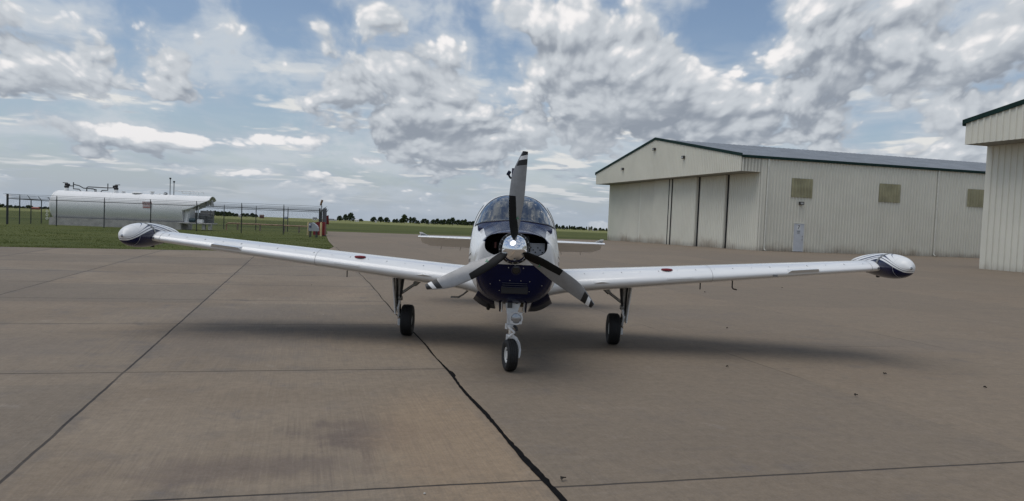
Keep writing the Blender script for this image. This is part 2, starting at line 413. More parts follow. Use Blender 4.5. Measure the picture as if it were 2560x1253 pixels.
def tar_seam():
    vs = []; fs = []; q = 2.0; i = 0
    while q < 37.5:
        w = .007 + .012 * max(0, min(1, (9.0 - q) / 4.0)) + .004 * max(0, min(1, (15 - q) / 5))
        jl = .3 * math.sin(q * 1.9) + .25 * math.sin(q * 6.3 + 1) + rng.normal() * .30
        off = .012 * math.sin(q * .8) + .007 * math.sin(q * 3.1 + 2)
        wl = w * (1 + .35 * jl); wr = w * (1 + .35 * math.sin(q * 4.1 + .6) + rng.normal() * .16)
        if 7.7 < q < 8.0: wr += .02
        vs += [(1.585 + off - max(wl, .004), q, .004), (1.585 + off + max(wr, .004), q, .004)]
        if i: fs.append((2 * i - 2, 2 * i - 1, 2 * i + 1, 2 * i))
        i += 1; q += .05 + .01 * max(0, q - 6)
    o = raw('tar_seam', vs, fs, TAR); o.rotation_euler = (0, 0, TH); struct(o)
tar_seam()
def grass_blades():
    # short turf near the left edge of the apron and around the fuel compound
    def edgeq(p):
        xs = [-60, -30, -10.5, -8, -5, -1.7, -.4, .5, 1.1, 1.45]; ys = [27.8, 28.6, 30.0, 30.3, 30.9, 31.8, 32.4, 33.5, 35.2, 37.8]
        return np.interp(p, xs, ys)
    N = 125000
    p = -32 + 33.6 * rng.random(N); q0 = edgeq(np.minimum(p, 1.45))
    q = q0 - .02 + (rng.random(N) ** 1.5) * 34
    cl = np.sin(p * 1.3 + 2 * np.sin(q * .7)) + np.sin(q * 1.9 + np.sin(p * 2.1)) 
    keep = (rng.random(N) < (.62 + .2 * cl) * np.clip((q0 + 34 - q) / 22, 0, 1)) & (p < 1.5) & ((q < 39) | (p < 1.42)); p, q, cl = p[keep], q[keep], cl[keep]; N = len(p)
    h = (.02 + .035 * rng.random(N)) * (1 + .18 * cl); w = .006 + .008 * rng.random(N)
    a = rng.random(N) * 2 * PI; lean = rng.normal(0, .35, (N, 2)) * h[:, None]
    z0 = -.0088 * np.maximum(0, q - 52) - .035
    V = np.empty((N, 3, 3)); V[:, 0] = np.c_[p - np.cos(a) * w, q - np.sin(a) * w, z0]; V[:, 1] = np.c_[p + np.cos(a) * w, q + np.sin(a) * w, z0]
    V[:, 2] = np.c_[p + lean[:, 0], q + lean[:, 1], z0 + h]
    me = bpy.data.meshes.new('grass'); me.vertices.add(N * 3); me.vertices.foreach_set('co', V.ravel())
    me.loops.add(N * 3); me.loops.foreach_set('vertex_index', np.arange(N * 3, dtype=np.int32))
    me.polygons.add(N); me.polygons.foreach_set('loop_start', np.arange(0, N * 3, 3, dtype=np.int32)); me.update(calc_edges=True)
    def f(t, b):
        c = t.coord(); r = t.white(t.scale(c, 3.0)); n = t.noise(c, .5, 5, .6)
        col = t.mix(t.ss(n, .3, .7), (.075, .10, .025), (.14, .155, .045)); col = t.mix(t.ss(t.noise(c, 3.0, 3), .52, .75) * .6, col, (.19, .18, .075))
        t.put(b.inputs['Base Color'], col); b.inputs['Specular IOR Level'].default_value = .15
    o = link('grass', me, mat('turf blades', GREEN, .8, fn=f)); o.rotation_euler = (0, 0, TH); struct(o, 'stuff')
    o['label'] = 'short green turf beside the concrete apron'
grass_blades()
# ---------------------------------------------------------------- hangars
def m_panel(base):
    def f(t, b):
        c = t.coord(); x, y, z = t.xyz(c)
        n = t.noise(c, .35, 6, .6); st = t.noise(t.vec(x * 3.0, y * 3.0, z * .12), 1.0, 5, .6)
        col = t.mix(t.ss(n, .3, .7), tuple(k * .95 for k in base), tuple(k * 1.03 for k in base))
        col = t.mix(t.ss(st, .5, .8) * .16, col, tuple(k * .78 for k in base))
        rust = t.ss(z + (t.noise(c, .9, 5, .6) - .5) * 1.8, .9, -.35) * t.ss(t.noise(c, .22, 4), .40, .58)
        col = t.mix(rust * .6, col, (.22, .13, .06))
        col = t.mix(t.ss(z + (st - .5) * .8, .5, -.2) * .45, col, (.20, .17, .13))
        t.put(b.inputs['Base Color'], col); b.inputs['Roughness'].default_value = .55; b.inputs['Specular IOR Level'].default_value = .3
    return f
CREAM = (.74, .715, .61)
WALL = mat('cream ribbed steel', CREAM, .5, fn=m_panel(CREAM))
DOORP = mat('cream door panel', CREAM, .5, fn=m_panel((.75, .725, .62)))
TRIM = mat('dark green trim', (.012, .034, .029), .7, fn=worn((.012, .034, .029), .2, 2), spec=.15)
ROOFM = mat('galvanised roof', (.30, .32, .34), .45, .0, fn=worn((.27, .29, .31), .16, .6))
SKYL = mat('yellowed skylight sheet', (.34, .32, .195), .45, fn=worn((.34, .315, .19), .2, 1.2))
BLACK = simple('black gap', (.012, .011, .014), .8)
GREYDOOR = simple('grey blue steel door', (.60, .62, .65), .45, amt=.06)
BRONZE = simple('bronze lamp housing', (.05, .045, .04), .5)
LENS = simple('lamp lens', (.42, .43, .42), .15)
STEEL = simple('steel', (.4, .4, .4), .35, .8)
INK = simple('black lettering', (.012, .012, .014), .6)
WHITEP = simple('white plate', (.75, .75, .74), .5, amt=.05)
GUT = simple('cream downspout', (.80, .78, .69), .4)

def ribbed(mb, p0, d, nrm, L, zb, ztop, pitch=.305, rw=.07, rd=.062, L0=0.0):
    """ribbed sheet from p0 along d, bottom zb, top ztop(s)"""
    p0 = Vector(p0); d = Vector(d); nrm = Vector(nrm)
    prof = [(L0, 0.0)]; s = L0 + pitch * .5
    while s + rw < L:
        prof += [(s - rw, 0), (s - rw * .45, rd), (s + rw * .45, rd), (s + rw, 0)]
        for k in (1, 2): 
            m = s + pitch * k / 3
            if m + .02 < L and k * pitch / 3 + rw < pitch: prof += [(m - .018, 0), (m, .006), (m + .018, 0)]
        s += pitch
    prof.append((L, 0.0)); prof.sort(key=lambda q: q[0])
    vs = []; fs = []
    for s, o in prof:
        b = p0 + d * s + nrm * o
        vs += [(b.x, b.y, zb), (b.x, b.y, ztop(s))]
    for i in range(len(prof) - 1): fs.append((2 * i, 2 * i + 2, 2 * i + 3, 2 * i + 1))
    mb.add(vs, fs)

def hangar(name, label, origin, L, B, eave, header, e, pitch, sidefeat, lamps):
    """local axes: x = away along the door front, y = along the side wall (to the right in the photo); origin = near front corner"""
    t = thing(name, label, 'hangar', origin, PI / 2 + TH)
    # local +x -> Uv ; local -y -> Vv
    V = lambda a, b, z: Vector((a, -b, z))
    ridge = eave + math.tan(math.radians(10.0)) * L / 2
    roofz = lambda a: eave + (ridge - eave) * (1 - abs(a - L / 2) / (L / 2))
    zb = -.75
    m = MB()
    ribbed(m, V(0, 0, 0), (0, -1, 0), (-1, 0, 0), B, zb, lambda s: eave)                      # long side facing the apron
    ribbed(m, V(L, 0, 0), (0, -1, 0), (1, 0, 0), B, zb, lambda s: eave, .6)
    ribbed(m, V(0, B, 0), (1, 0, 0), (0, -1, 0), L, zb, roofz, .6)
    ribbed(m, V(0, -.02, 0), (1, 0, 0), (0, 1, 0), 4.75, zb, lambda s: header, pitch)           # fixed part of the front, near side
    ribbed(m, V(0, -.02, 0), (1, 0, 0), (0, 1, 0), L, zb, lambda s: header, pitch, L0=L - 3.6)
    m.build('wall', WALL, t, fix=False)
    # gable with the door pocket below it
    g = MB()
    ribbed(g, V(0, -e, 0), (1, 0, 0), (0, 1, 0), L, header, roofz, pitch)
    g.add([V(0, -e, header), V(0, 0, header), V(0, 0, eave), V(0, -e, eave)], [(0, 1, 2, 3)])
    ribbed(g, V(0, -e, 0), (0, -1, 0), (-1, 0, 0), e + .0, header, lambda s: eave)
    g.add([V(L, -e, header), V(L, 0, header), V(L, 0, eave), V(L, -e, eave)], [(3, 2, 1, 0)])
    g.build('gable', WALL, t, fix=False)
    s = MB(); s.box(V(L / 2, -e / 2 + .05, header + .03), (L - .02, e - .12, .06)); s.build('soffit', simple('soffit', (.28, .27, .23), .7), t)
    # roof slopes and green edge trim
    r = MB()
    for a0, a1 in ((-.12, L / 2), (L + .12, L / 2)):
        z0, z1 = eave + .03 - .12 * math.tan(math.radians(10)), ridge + .03
        n = int((B + e) / .6); vs = []; fs = []
        for i in range(n + 1):
            b = -e - .06 + (B + e + .12) * i / n
            for db, dz in ((-.03, 0), (-.012, .05), (.012, .05), (.03, 0)):
                vs += [V(a0, b + db, z0 + dz), V(a1, b + db, z1 + dz)]
        k = len(vs) // 2
        fs = [(2 * i, 2 * i + 1, 2 * i + 3, 2 * i + 2) for i in range(k - 1)]
        r.add(vs, fs)
    ro = r.build('roof', ROOFM, t, fix=False)
    tr = MB()
    for a0, a1 in ((-.16, L / 2), (L + .16, L / 2)):
        z0, z1 = eave - .06 - .03, ridge - .06
        tr.prism([V(a0, -e - .10, z0), V(a1, -e - .10, z1), V(a1, -e - .10, z1 + .26), V(a0, -e - .10, z0 + .26)], V(0, .06, 0))
    tr.build('rake_trim', TRIM, t)
    gu = MB()
    for a in (-.13, L + .13):
        gu = MB(); gu.box(V(a, (B - e) / 2, eave - .06), (.16, B + e + .1, .22), bev=.03); gu.build('gutter', TRIM, t)
    # sliding door leaves on stepped tracks
    edges = [4.8, 9.35, 14.1, 18.2, 22.2, 25.4, L - 3.4]; offs = [.30, .62, .64, .34, .20, .10]
    for i in range(6):
        a0, a1, o = edges[i], edges[i + 1], offs[i]
        dm = MB(); ribbed(dm, V(a0 + .03, -o, 0), (1, 0, 0), (0, 1, 0), a1 - a0 - .06, zb, lambda s: header - .02, pitch)
        dm.box(V(a0 + .05, -o + .13, (header + zb) / 2 - .02), (.03, .24, header - zb - .04))
        dl = dm.build('sliding_door', DOORP, t, fix=False)
        gp = MB()  # black strips paint in the dark of the gaps between leaves
        if i in (0, 1): gp.box(V(a0 - .07, -offs[i - 1] - .06 if i else -.08, (header + zb) / 2), (.15, .04, header - zb - .05))
        if i == 2: gp.box(V(a0 + .02, -o - .045, (header + zb) / 2), (.13, .03, header - zb - .05)).box(V(a0 + .62, -o - .045, (header + zb) / 2), (.14, .03, header - zb - .05))
        if gp.v: gp.build('dark_gap', BLACK, dl)
    bk = MB(); bk.box(V(L / 2, .3, (header + zb) / 2), (L - 8, .05, header - zb)); bk.build('door_pocket', BLACK, t)
    # side-wall features
    for kind, b, z, w, h in sidefeat:
        if kind == 'window':
            q = MB(); ribbed(q, V(-.075, b, 0), (0, -1, 0), (-1, 0, 0), w, z, lambda s: z + h); q.build('window', SKYL, t, fix=False)
        elif kind == 'spout':
            q = MB(); q.tube([V(-.10, b, eave - .1), V(-.10, b, .25), V(-.10, b, .12), V(-.28, b, .04)], .055, 8); q.build('downspout', GUT, t, True)
        elif kind == 'lamp':
            q = MB(); q.box(V(-.15, b, z), (.22, .42, .26), bev=.03); lo = q.build('wall_light', BRONZE, t)
            q = MB(); q.box(V(-.262, b - .01, z - .01), (.02, .27, .15), bev=.004); q.build('lens', LENS, lo)
        elif kind == 'door':
            q = MB(); q.box(V(-.045, b, z + h / 2), (.05, w, h), bev=.006); do = q.build('door', GREYDOOR, t)
            q = MB(); q.box(V(-.05, b, z + h + .035), (.10, w + .14, .05)); q.box(V(-.05, b - w / 2 - .035, z + h / 2), (.08, .05, h)); q.box(V(-.05, b + w / 2 + .035, z + h / 2), (.08, .05, h)); q.build('door_frame', GUT, do)
            q = MB(); q.box(V(-.085, b + w * .36, z + 1.02), (.04, .05, .16), bev=.01); q.tube([V(-.08, b + w * .36, z + 1.0), V(-.13, b + w * .36, z + 1.0), V(-.13, b + w * .26, z + 1.0)], .013, 8); q.build('handle', STEEL, do)
            q = MB(); q.box(V(-.08, b + w * .37, z + 1.3), (.03, .07, .10), bev=.01); q.build('deadbolt', STEEL, do)
            q = MB(); q.box(V(-.073, b - .04, z + h - .30), (.006, .36, .44)); q.build('number_sign', WHITEP, do)
            me = text_mesh('7', .46)
            # text plane -> wall plane (local x = out of the wall towards -x)
            R = Matrix(((0, 0, -1), (-1, 0, 0), (0, 1, 0)))
            for v in me.vertices:
                w_ = Vector((v.co.x * 1.15, v.co.y, v.co.z)); v.co = R @ w_ + V(-.080, b - .04, z + h - .31)
            lo = link('number', me, INK, do)
            q = MB()
            for i, (ww, hh) in enumerate(((.30, .055), (.26, .03), (.26, .03), (.26, .03))): q.box(V(-.074, b - .04, z + h - .63 - i * .072), (.004, ww, hh))
            q.build('notice', simple('grey print', (.22, .23, .24), .6), do)
    for a, z in lamps:
        q = MB(); q.box(V(a, -e - .16, z), (.40, .24, .26), bev=.03); lo = q.build('wall_light', BRONZE, t)
        q = MB(); q.box(V(a, -e - .285, z - .02), (.26, .015, .14), bev=.004); q.build('lens', LENS, lo)
    return t
H1 = G(1892, 626)
hangar('hangar', 'cream metal hangar with green roof trim and a grey side door numbered 7', (H1.x, H1.y, 0), 31.7, 46.0, 7.85, 6.55, 1.9, .29,
       [('spout', .62, 0, 0, 0), ('window', 2.95, 4.62, 2.08, 1.6), ('lamp', 3.95, 4.12, 0, 0), ('door', 3.92, .02, .98, 2.36), ('window', 11.8, 4.62, 2.25, 1.6),
        ('spout', 18.05, 0, 0, 0), ('window', 21.4, 4.62, 2.25, 1.6), ('window', 30.5, 4.62, 2.25, 1.6)], [(15.85, 9.62), (9.6, 8.35), (23.5, 8.0)])
H2f = G(2448, 672); H2 = H2f - Uv * 31.0
hangar('hangar', 'nearer cream hangar cut off by the right edge of the photo', (H2.x, H2.y, 0), 31.0, 30.0, 8.25, 7.02, 1.62, .38, [], [(15.5, 9.9)])
# ---------------------------------------------------------------- fuel compound on the grass
TANKW = mat('white tank paint', (.82, .82, .80), .6, fn=worn((.84, .835, .82), .05, .4), spec=.2)
CONC = simple('pale concrete', (.42, .40, .37), .8, amt=.2)
GALV = simple('galvanised pipe', (.13, .135, .14), .5, .3)
DKPIPE = simple('dark pipe', (.045, .047, .05), .5)
FENCEP = simple('dark fence post', (.030, .034, .034), .55)
def m_chain(t, b):
    c = t.coord(); x, y, z = t.xyz(c)
    k = 2 * PI / .07
    a = t.m('SINE', (x + z) * k).abs(); d = t.m('SINE', (x - z) * k).abs()
    al = a.lt(.05).max(d.lt(.05))
    t.put(b.inputs['Alpha'], al)
CHAIN = mat('chain link wire', (.05, .055, .055), .5, .3, m_chain)

def fence():
    A = G(18, 557); B = G(806, 588); A.z = B.z = 0
    d = (B - A).normalized(); back = Uv.copy(); L = (B - A).length
    depth = 12.5
    t = thing('chain_link_fence', 'dark chain link fence topped with barbed wire round the white tank', 'fence', (0, 0, 0))
    H, ARM = 1.85, .34
    xs = [(141, 559), (260, 564.5), (376, 569), (491, 574.4), (603, 579.4), (708, 583.8)]
    front = []
    for px, py in xs:
        r = ray(px, py); # crossing of the photo column with the fence line
        nx = Vector((r.x, r.y, 0)); den = nx.x * d.y - nx.y * d.x
        s = (A.y * nx.x - A.x * nx.y) / -den if abs(den) > 1e-9 else 0
        front.append(A + d * s)
    posts = [(A, True)] + [(p, False) for p in front] + [(A + back * k * 2.4, False) for k in (1, 2, 3, 4)] + [(A + back * depth, True)]
    C_ = A + back * depth; D_ = B + back * depth
    nb = 8
    posts += [(C_.lerp(D_, i / nb), False) for i in range(1, nb)] + [(D_, True), (B + back * 4, False), (B + back * 8, False)]
    cen = (A + D_) / 2
    for p, corner in posts:
        z = gz(p.x, p.y); m = MB()
        if corner: m.tube([(p.x, p.y, z - .3), (p.x, p.y, z + H + ARM)], .075, 10)
        else:
            o = (p - cen); lat = d * (1 if abs(o.dot(d)) > L / 2 - .6 else 0) * (1 if o.dot(d) > 0 else -1) + back * (1 if abs(o.dot(back)) > depth / 2 - .4 else 0) * (1 if o.dot(back) > 0 else -1)
            lat = lat.normalized() * .28 if lat.length > 0 else Vector((0, 0, 0))
            m.tube([(p.x, p.y, z - .3), (p.x, p.y, z + H), (p.x + lat.x, p.y + lat.y, z + H + ARM)], [.038, .038, .022], 8)
        m.build('post', FENCEP, t, True)
    runs = [(A, B), (A, C_), (C_, D_), (B, D_)]
    for P, Q in runs:
        n = (Q - P).length; dr = (Q - P).normalized()
        m = MB(); m.tube([P + Vector((0, 0, gz(P.x, P.y) + H)), Q + Vector((0, 0, gz(Q.x, Q.y) + H))], .024, 8); m.build('top_rail', FENCEP, t, True)
        sd_ = Vector((dr.y, -dr.x, 0)); sd_ = sd_ if sd_.dot((P + Q) / 2 - cen) > 0 else -sd_
        for k in range(3):
            m = MB(); o = sd_ * (.09 + .09 * k) + Vector((0, 0, H + .11 * (k + 1)))
            pts = []
            for i in range(25):
                f = i / 24; p = P.lerp(Q, f); sag = -.02 * abs(math.sin(f * n / 3 * PI)); pts.append(p + o + Vector((0, 0, sag + gz(p.x, p.y))))
            m.tube(pts, .010, 5); m.build('barbed_wire', FENCEP, t)
        me_o = raw('wire_mesh', [(0, 0, gz(P.x, P.y)), (n, 0, gz(Q.x, Q.y)), (n, 0, H + gz(Q.x, Q.y)), (0, 0, H + gz(P.x, P.y))], [(0, 1, 2, 3)], CHAIN, t)
        me_o.location = P; me_o.rotation_euler = (0, 0, math.atan2(dr.y, dr.x))
    return A, B, d, back
FA, FB, FD, FBK = fence()

def fuel_tank():
    base = G(125, 557.5); R = 1.17; LEN = 10.15; cz = .27 + R - .02
    t = thing('fuel_tank', 'long white horizontal fuel tank with pipework on top, inside the fence', 'tank', (base.x, base.y + R, 0), math.radians(1.2))
    # local x along the tank, y away
    m = MB(); prof = [(0.0, -.42)] + [(R * math.sin(a), -.42 * math.cos(a)) for a in np.linspace(.1, PI / 2, 12)] 
    for s in np.linspace(0, LEN, 6)[1:]: prof.append((R, s))
    m.lathe(prof, 'X', 64, (0, 0, cz)); 
    m.add([(LEN, R * math.cos(a), cz + R * math.sin(a)) for a in np.linspace(0, 2 * PI, 48)[:-1]], [tuple(range(47))])
    m.build('shell', TANKW, t, True)
    for s in (.0, 2.2, 4.4, 6.6, 8.8):
        q = MB(); q.lathe([(R + .002, -.012), (R + .010, -.006), (R + .010, .006), (R + .002, .012)], 'X', 64, (s + .02, 0, cz)); q.build('weld_seam', TANKW, t, True)
    q = MB(); q.box((LEN / 2 - .1, 0, .135), (LEN + .1, 1.9 * R, .62)); q.build('saddle', CONC, t)
    # hood: the shell carries on over the pump bay, cut away low at the front
    vs = []; fs = []; n = 40; k = 24
    for i in range(k + 1):
        s = LEN + .002 + 1.95 * i / k
        f = i / k
        a0 = math.radians(188 + 0) + math.radians(0)           # front lower edge angle (measured from +y, through the top, to the front)
        low = math.radians(182 - 50 * f ** 1.5)
        a1 = math.radians(-2 + 50 * f ** 1.5)
        for j in range(n + 1):
            a = a1 + (low - a1) * j / n
            vs.append((s, R * math.cos(a), cz + R * math.sin(a)))
    for i in range(k):
        for j in range(n): fs.append((i * (n + 1) + j, i * (n + 1) + j + 1, (i + 1) * (n + 1) + j + 1, (i + 1) * (n + 1) + j))
    ho = raw('hood', vs, fs, TANKW, t, True); sm = ho.modifiers.new('thick', 'SOLIDIFY'); sm.thickness = .05; sm.offset = -1
    for s in (LEN + 1.62, LEN + 2.02):
        q = MB(); q.lathe([(.17, 0), (.15, .08), (.06, .42), (.0, .5)], 'Z', 14, (s, -.35, cz + .42 + (0 if s < LEN + 2 else .0))); q.build('vent_cone', simple('grey cone', (.30, .30, .29), .6), t, True)
    # pump bay
    q = MB(); q.box((LEN + 1.05, -.55, .42), (2.5, 1.6, .09), bev=.02); q.build('platform', CONC, t)
    for s in (LEN + 1.7, LEN + 2.2): 
        q = MB(); q.box((s, -1.1, .17), (.24, .24, .42)); q.build('pier', CONC, t)
    q = MB(); q.box((LEN + 1.1, .35, .85), (1.7, .1, .8)); q.build('bay_wall', simple('dark bay panel', (.26, .26, .25), .7), t)
    q = MB(); q.box((LEN + .25, -.2, 1.0), (.42, 1.2, 1.1), bev=.02); q.build('cabinet', TANKW, t)
    q = MB(); q.lathe([(0, -.25), (.13, -.25), (.17, -.2), (.17, .2), (.13, .25), (0, .25)], 'X', 20, (LEN + .75, -.95, .66)); q.build('pump_motor', simple('blue green motor', (.03, .06, .075), .45), t, True)
    q = MB(); q.box((LEN + 1.35, -.98, .60), (.52, .34, .26), bev=.03); q.build('filter_box', WHITEP, t)
    for pts in ([(LEN + .35, -1.0, .46), (LEN + .35, -1.0, 1.15)], [(LEN + .95, -.9, .66), (LEN + 1.2, -.9, .66), (LEN + 1.2, -.9, 1.05), (LEN + 2.1, -.9, 1.05)],
                [(LEN + 1.1, -.7, .46), (LEN + 1.1, -.7, 1.75)], [(LEN + 1.8, -.95, .46), (LEN + 1.8, -.95, .95)], [(LEN + 2.15, -1.0, .46), (LEN + 2.15, -1.0, 1.5)]):
        q = MB(); q.tube(pts, .045, 8); q.build('pipe', random.choice([GALV, TANKW, DKPIPE]), t)
    q = MB(); q.box((LEN + 1.75, -.55, 1.28), (.95, .5, .32), bev=.03); q.build('junction_box', simple('grey box', (.20, .19, .185), .6), t)
    for z in (.75, .98, 1.2):
        q = MB(); q.tube([(LEN + 2.0, -1.1, z), (LEN + 2.4, -1.1, z)], .02, 6); q.build('rung', GALV, t)
    # top pipework
    top = cz + R
    for sx, s in ((.62, 1), (4.5, -1)):
        q = MB(); q.lathe([(.0, 0), (.16, 0), (.16, .25), (.12, .3), (0, .3)], 'Z', 14, (sx, -.1, top - .05)); q.build('flange', TANKW, t, True)
        q = MB(); q.lathe([(0, .2), (.16, .22), (.18, .34), (.12, .42), (.15, .52), (.08, .62), (0, .64)], 'Z', 12, (sx, -.1, top)); q.box((sx + .1 * s, -.1, top + .46), (.26, .2, .17), bev=.03)
        q.tube([(sx - .3 * s, -.1, top + .62), (sx, -.1, top + .60)], .03, 6); q.build('valve', simple('dark valve', (.02, .018, .02), .5), t)
    def pipe(pts, r=.04, m=DKPIPE):
        q = MB(); q.tube(pts, r, 8); q.build('pipe', m, t, True)
    y = -.1
    pipe([(.8, y, top + .38), (1.15, y, top + .38), (1.15, y, top + .16), (1.6, y, top + .14), (1.75, y, top - .03)])
    pipe([(1.15, y, top + .3), (1.15, y, top + .68)]); pipe([(1.2, y, top + .5), (1.6, y, top + .42), (1.95, y, top + .24), (2.7, y, top + .22), (2.85, y, top + .12), (2.85, y, top - .03)])
    pipe([(2.2, y, top - .03), (2.2, y, top + .30), (2.3, y, top + .36), (3.9, y, top + .34), (4.3, y, top + .36)])
    pipe([(3.85, y, top + .68), (3.85, y, top + .14), (3.4, y, top + .12), (3.3, y, top - .03)]); pipe([(2.55, y, top + .2), (2.95, y, top + .18), (2.95, y, top - .02)], .03)
    for sx, w, h in ((5.1, .18, .16), (6.2, .42, .07), (7.35, .19, .24), (8.35, .16, .15)):
        q = MB(); q.lathe([(0, 0), (w * .6, 0), (w * .6, h * .6), (w, h * .65), (w, h), (0, h)], 'Z', 16, (sx, -.1, top - .03)); q.build('hatch', TANKW, t, True)
    q = MB(); q.tube([(7.75, y, top), (8.0, y, top + .05)], .05, 8); q.build('stub_pipe', TANKW, t)
    for sx, h in ((8.75, 1.25), (9.05, 1.0)):
        q = MB(); q.tube([(sx, y, top - .03), (sx, y, top + h)], .033, 8); vo = q.build('vent_pipe', GALV, t, True)
        q = MB(); q.lathe([(0, 0), (.05, 0), (.08, .05), (.08, .12), (0, .15)], 'Z', 12, (sx, y, top + h - .03)); q.build('vent_cap', DKPIPE, vo, True)
    q = MB(); q.lathe([(0, 0), (.12, .02), (.12, .2), (0, .22)], 'Y', 14, (8.4, y - .1, top + .06)); q.build('gauge', GALV, t, True)
    pipe([(9.05, y, top + .33), (11.1, y, top + .33), (11.4, y, top + .30), (11.42, y, top - .02)], .03, TANKW); pipe([(9.7, y, top + .3), (9.7, y, top + .16), (11.0, y, top + .16), (11.0, y, top)], .03, TANKW); pipe([(10.3, y, top + .3), (10.3, y, top)], .025, TANKW)
    # warning placard, red lettering on white
    pl = MB(); xs = 7.45; ys = -R - .02
    pl.box((xs, ys, cz + .32), (.70, .02, .46)); so_ = pl.build('warning_sign', WHITEP, t)
    red = simple('sign red', (.42, .03, .03), .5)
    b = MB(); b.box((xs, ys - .014, cz + .10), (.66, .006, .05)); b.build('stripe', red, so_)
    for txt, z, sz in (('DANGER', .46, .19), ('FLAMMABLE', .30, .12), ('NO SMOKING', .19, .10)):
        me = text_mesh(txt, sz)
        for v in me.vertices: v.co = Vector((xs + v.co.x, ys - .014 + v.co.z, cz + z + v.co.y))
        link('lettering', me, red, so_)
    # lifting rings on the end
    for a in (25, 150, 172, 196, 215):
        an = math.radians(a); q = MB()
    for z in (.35, .62, .9, 1.7, 2.3):
        q = MB(); x0 = -.40 if z < 1.5 else -.12
        ring = [(x0 - .05 + .085 * math.cos(2 * PI * i / 12), -.85 if z < 1.5 else -.4, z + .085 * math.sin(2 * PI * i / 12)) for i in range(13)]
        q.tube(ring, .018, 6, False); q.build('lifting_ring', TANKW, t, True)
    return t
fuel_tank()

# pipe run on posts between the tank and the cabinet
def pipe_run():
    P, Q = G(566, 571), G(768, 580); P.z = Q.z = .0
    t = thing('pipe_run', 'low rusty fuel pipe carried on short posts above the grass', 'pipe', tuple(P))
    d = Q - P; rust = simple('weathered pipe', (.30, .20, .13), .7, amt=.35)
    m = MB(); m.tube([(0, 0, -.2), (0, 0, .36), (.15, 0, .45), tuple(d * .5 + Vector((0, 0, .45))), tuple(d + Vector((0, 0, .45)))], .06, 8); m.build('pipe', rust, t, True)
    for f in (.14, .42, .72, .9):
        q = MB(); q.box(tuple(d * f + Vector((0, 0, .15))), (.12, .12, .5)); q.build('support', simple('timber post', (.20, .17, .12), .8), t)
pipe_run()
# yellow bollards
BOLL = simple('faded yellow paint', (.50, .40, .20), .6, amt=.2)
for (px, py, top), lab in (((770, 586, 555), 'faded yellow bollard on the tank side of the grey cabinet'), ((802, 589, 556), 'faded yellow bollard beside the grey gate posts')):
    g_ = G(px, py); h = (py - top) * g_.y / FPX
    m = MB(); m.lathe([(0, -.2), (.075, -.2), (.075, h - .05), (.05, h - .01), (0, h)], 'Z', 14); o = m.build('bollard', BOLL, None, True); o.location = g_
    tag(o, lab, 'bollard', 'bollards guarding the fuel cabinet')
def cabinet():
    g_ = G(784, 592.5); s = g_.y / FPX
    t = thing('fuel_cabinet', 'grey dispenser cabinet with sloping curved hood on four legs', 'cabinet', tuple(g_), .05)
    gm = simple('grey cabinet paint', (.36, .38, .40), .5, amt=.1)
    w, z0, z1 = 23 * s, .40, .98
    prof = [(-w / 2, z0), (w / 2, z0), (w / 2, z0 + .2), (w / 2 - .10, z0 + .38), (w / 2 - .28, z0 + .52), (-w / 2 + .25, z1), (-w / 2 + .02, z1 - .04), (-w / 2, z1 - .12)]
    m = MB(); m.prism([(x, -.25, z) for x, z in prof], (0, .5, 0)); m.build('body', gm, t)
    for x in (-w / 2 + .09, w / 2 - .12):
        for y in (-.2, .2):
            q = MB(); q.box((x, y, .17), (.06, .05, .5)); q.build('leg', DKPIPE, t)
    q = MB(); q.box((-w / 2 + .12, -.262, z1 - .22), (.13, .03, .28), bev=.01); q.build('dial', simple('dial blue', (.07, .08, .16), .4), t)
    q = MB(); q.box((-w / 2 + .10, -.27, z1 - .16), (.10, .03, .08), bev=.01); q.build('label', WHITEP, t)
cabinet()
RED = simple('red enamel', (.19, .012, .014), .45, amt=.18)
def red_hood():
    g_ = G(796, 589); t = thing('extinguisher_cover', 'red curved cover behind the grey fuel cabinet', 'cover', (g_.x, g_.y + .6, 0))
    prof = [(-.55, 0.02), (.30, 0.02), (.30, .98), (-.25, .98), (-.42, .9), (-.52, .75)]
    m = MB(); m.prism([(x, 0, z) for x, z in prof], (0, .4, 0)); m.build('body', RED, t)
    q = MB(); q.box((.0, -.012, .5), (.04, .02, .8)); q.build('seam', RED, t)
red_hood()
def gate_posts():
    post_m = simple('grey steel gate post', (.10, .105, .115), .5, amt=.15)
    for i, (px, top, lab) in enumerate(((806.5, 524, 'slim grey gate post, leftmost of the close trio by the red panel'), (809.5, 522, 'middle grey gate post of the close trio by the red panel'), (812.6, 520.5, 'thickest grey gate post, next to the red panel'))):
        g_ = G(px, 588 + i * .2); h = (588 - top) * g_.y / FPX
        m = MB(); r = .05 + .012 * i; m.lathe([(0, -.3), (r, -.3), (r, h - .02), (r * .6, h), (0, h)], 'Z', 12)
        if i == 2: m.tube([(r, 0, h - .26), (.16, -.02, h - .12), (.2, -.02, h - .10)], .02, 6)
        o = m.build('gate_post', post_m, None, True); o.location = g_; tag(o, lab, 'post', 'gate posts')
    g_ = G(813, 588); s = g_.y / FPX
    t = thing('red_panel', 'square red panel hung beside the gate posts', 'panel', tuple(g_))
    z0, z1 = 27.5 * s, 50 * s
    m = MB(); m.prism([(.05, 0, z0), (9.2 * s, -.1, z0 - .02), (9.0 * s - .04, -.1, z1), (.05, 0, z1 - .04)], (0, .04, 0)); m.build('sheet', RED, t)
    for z in (z0 + .1, z1 - .15):
        q = MB(); q.box((.03, .02, z), (.10, .06, .07)); q.build('bracket', DKPIPE, t)
gate_posts()
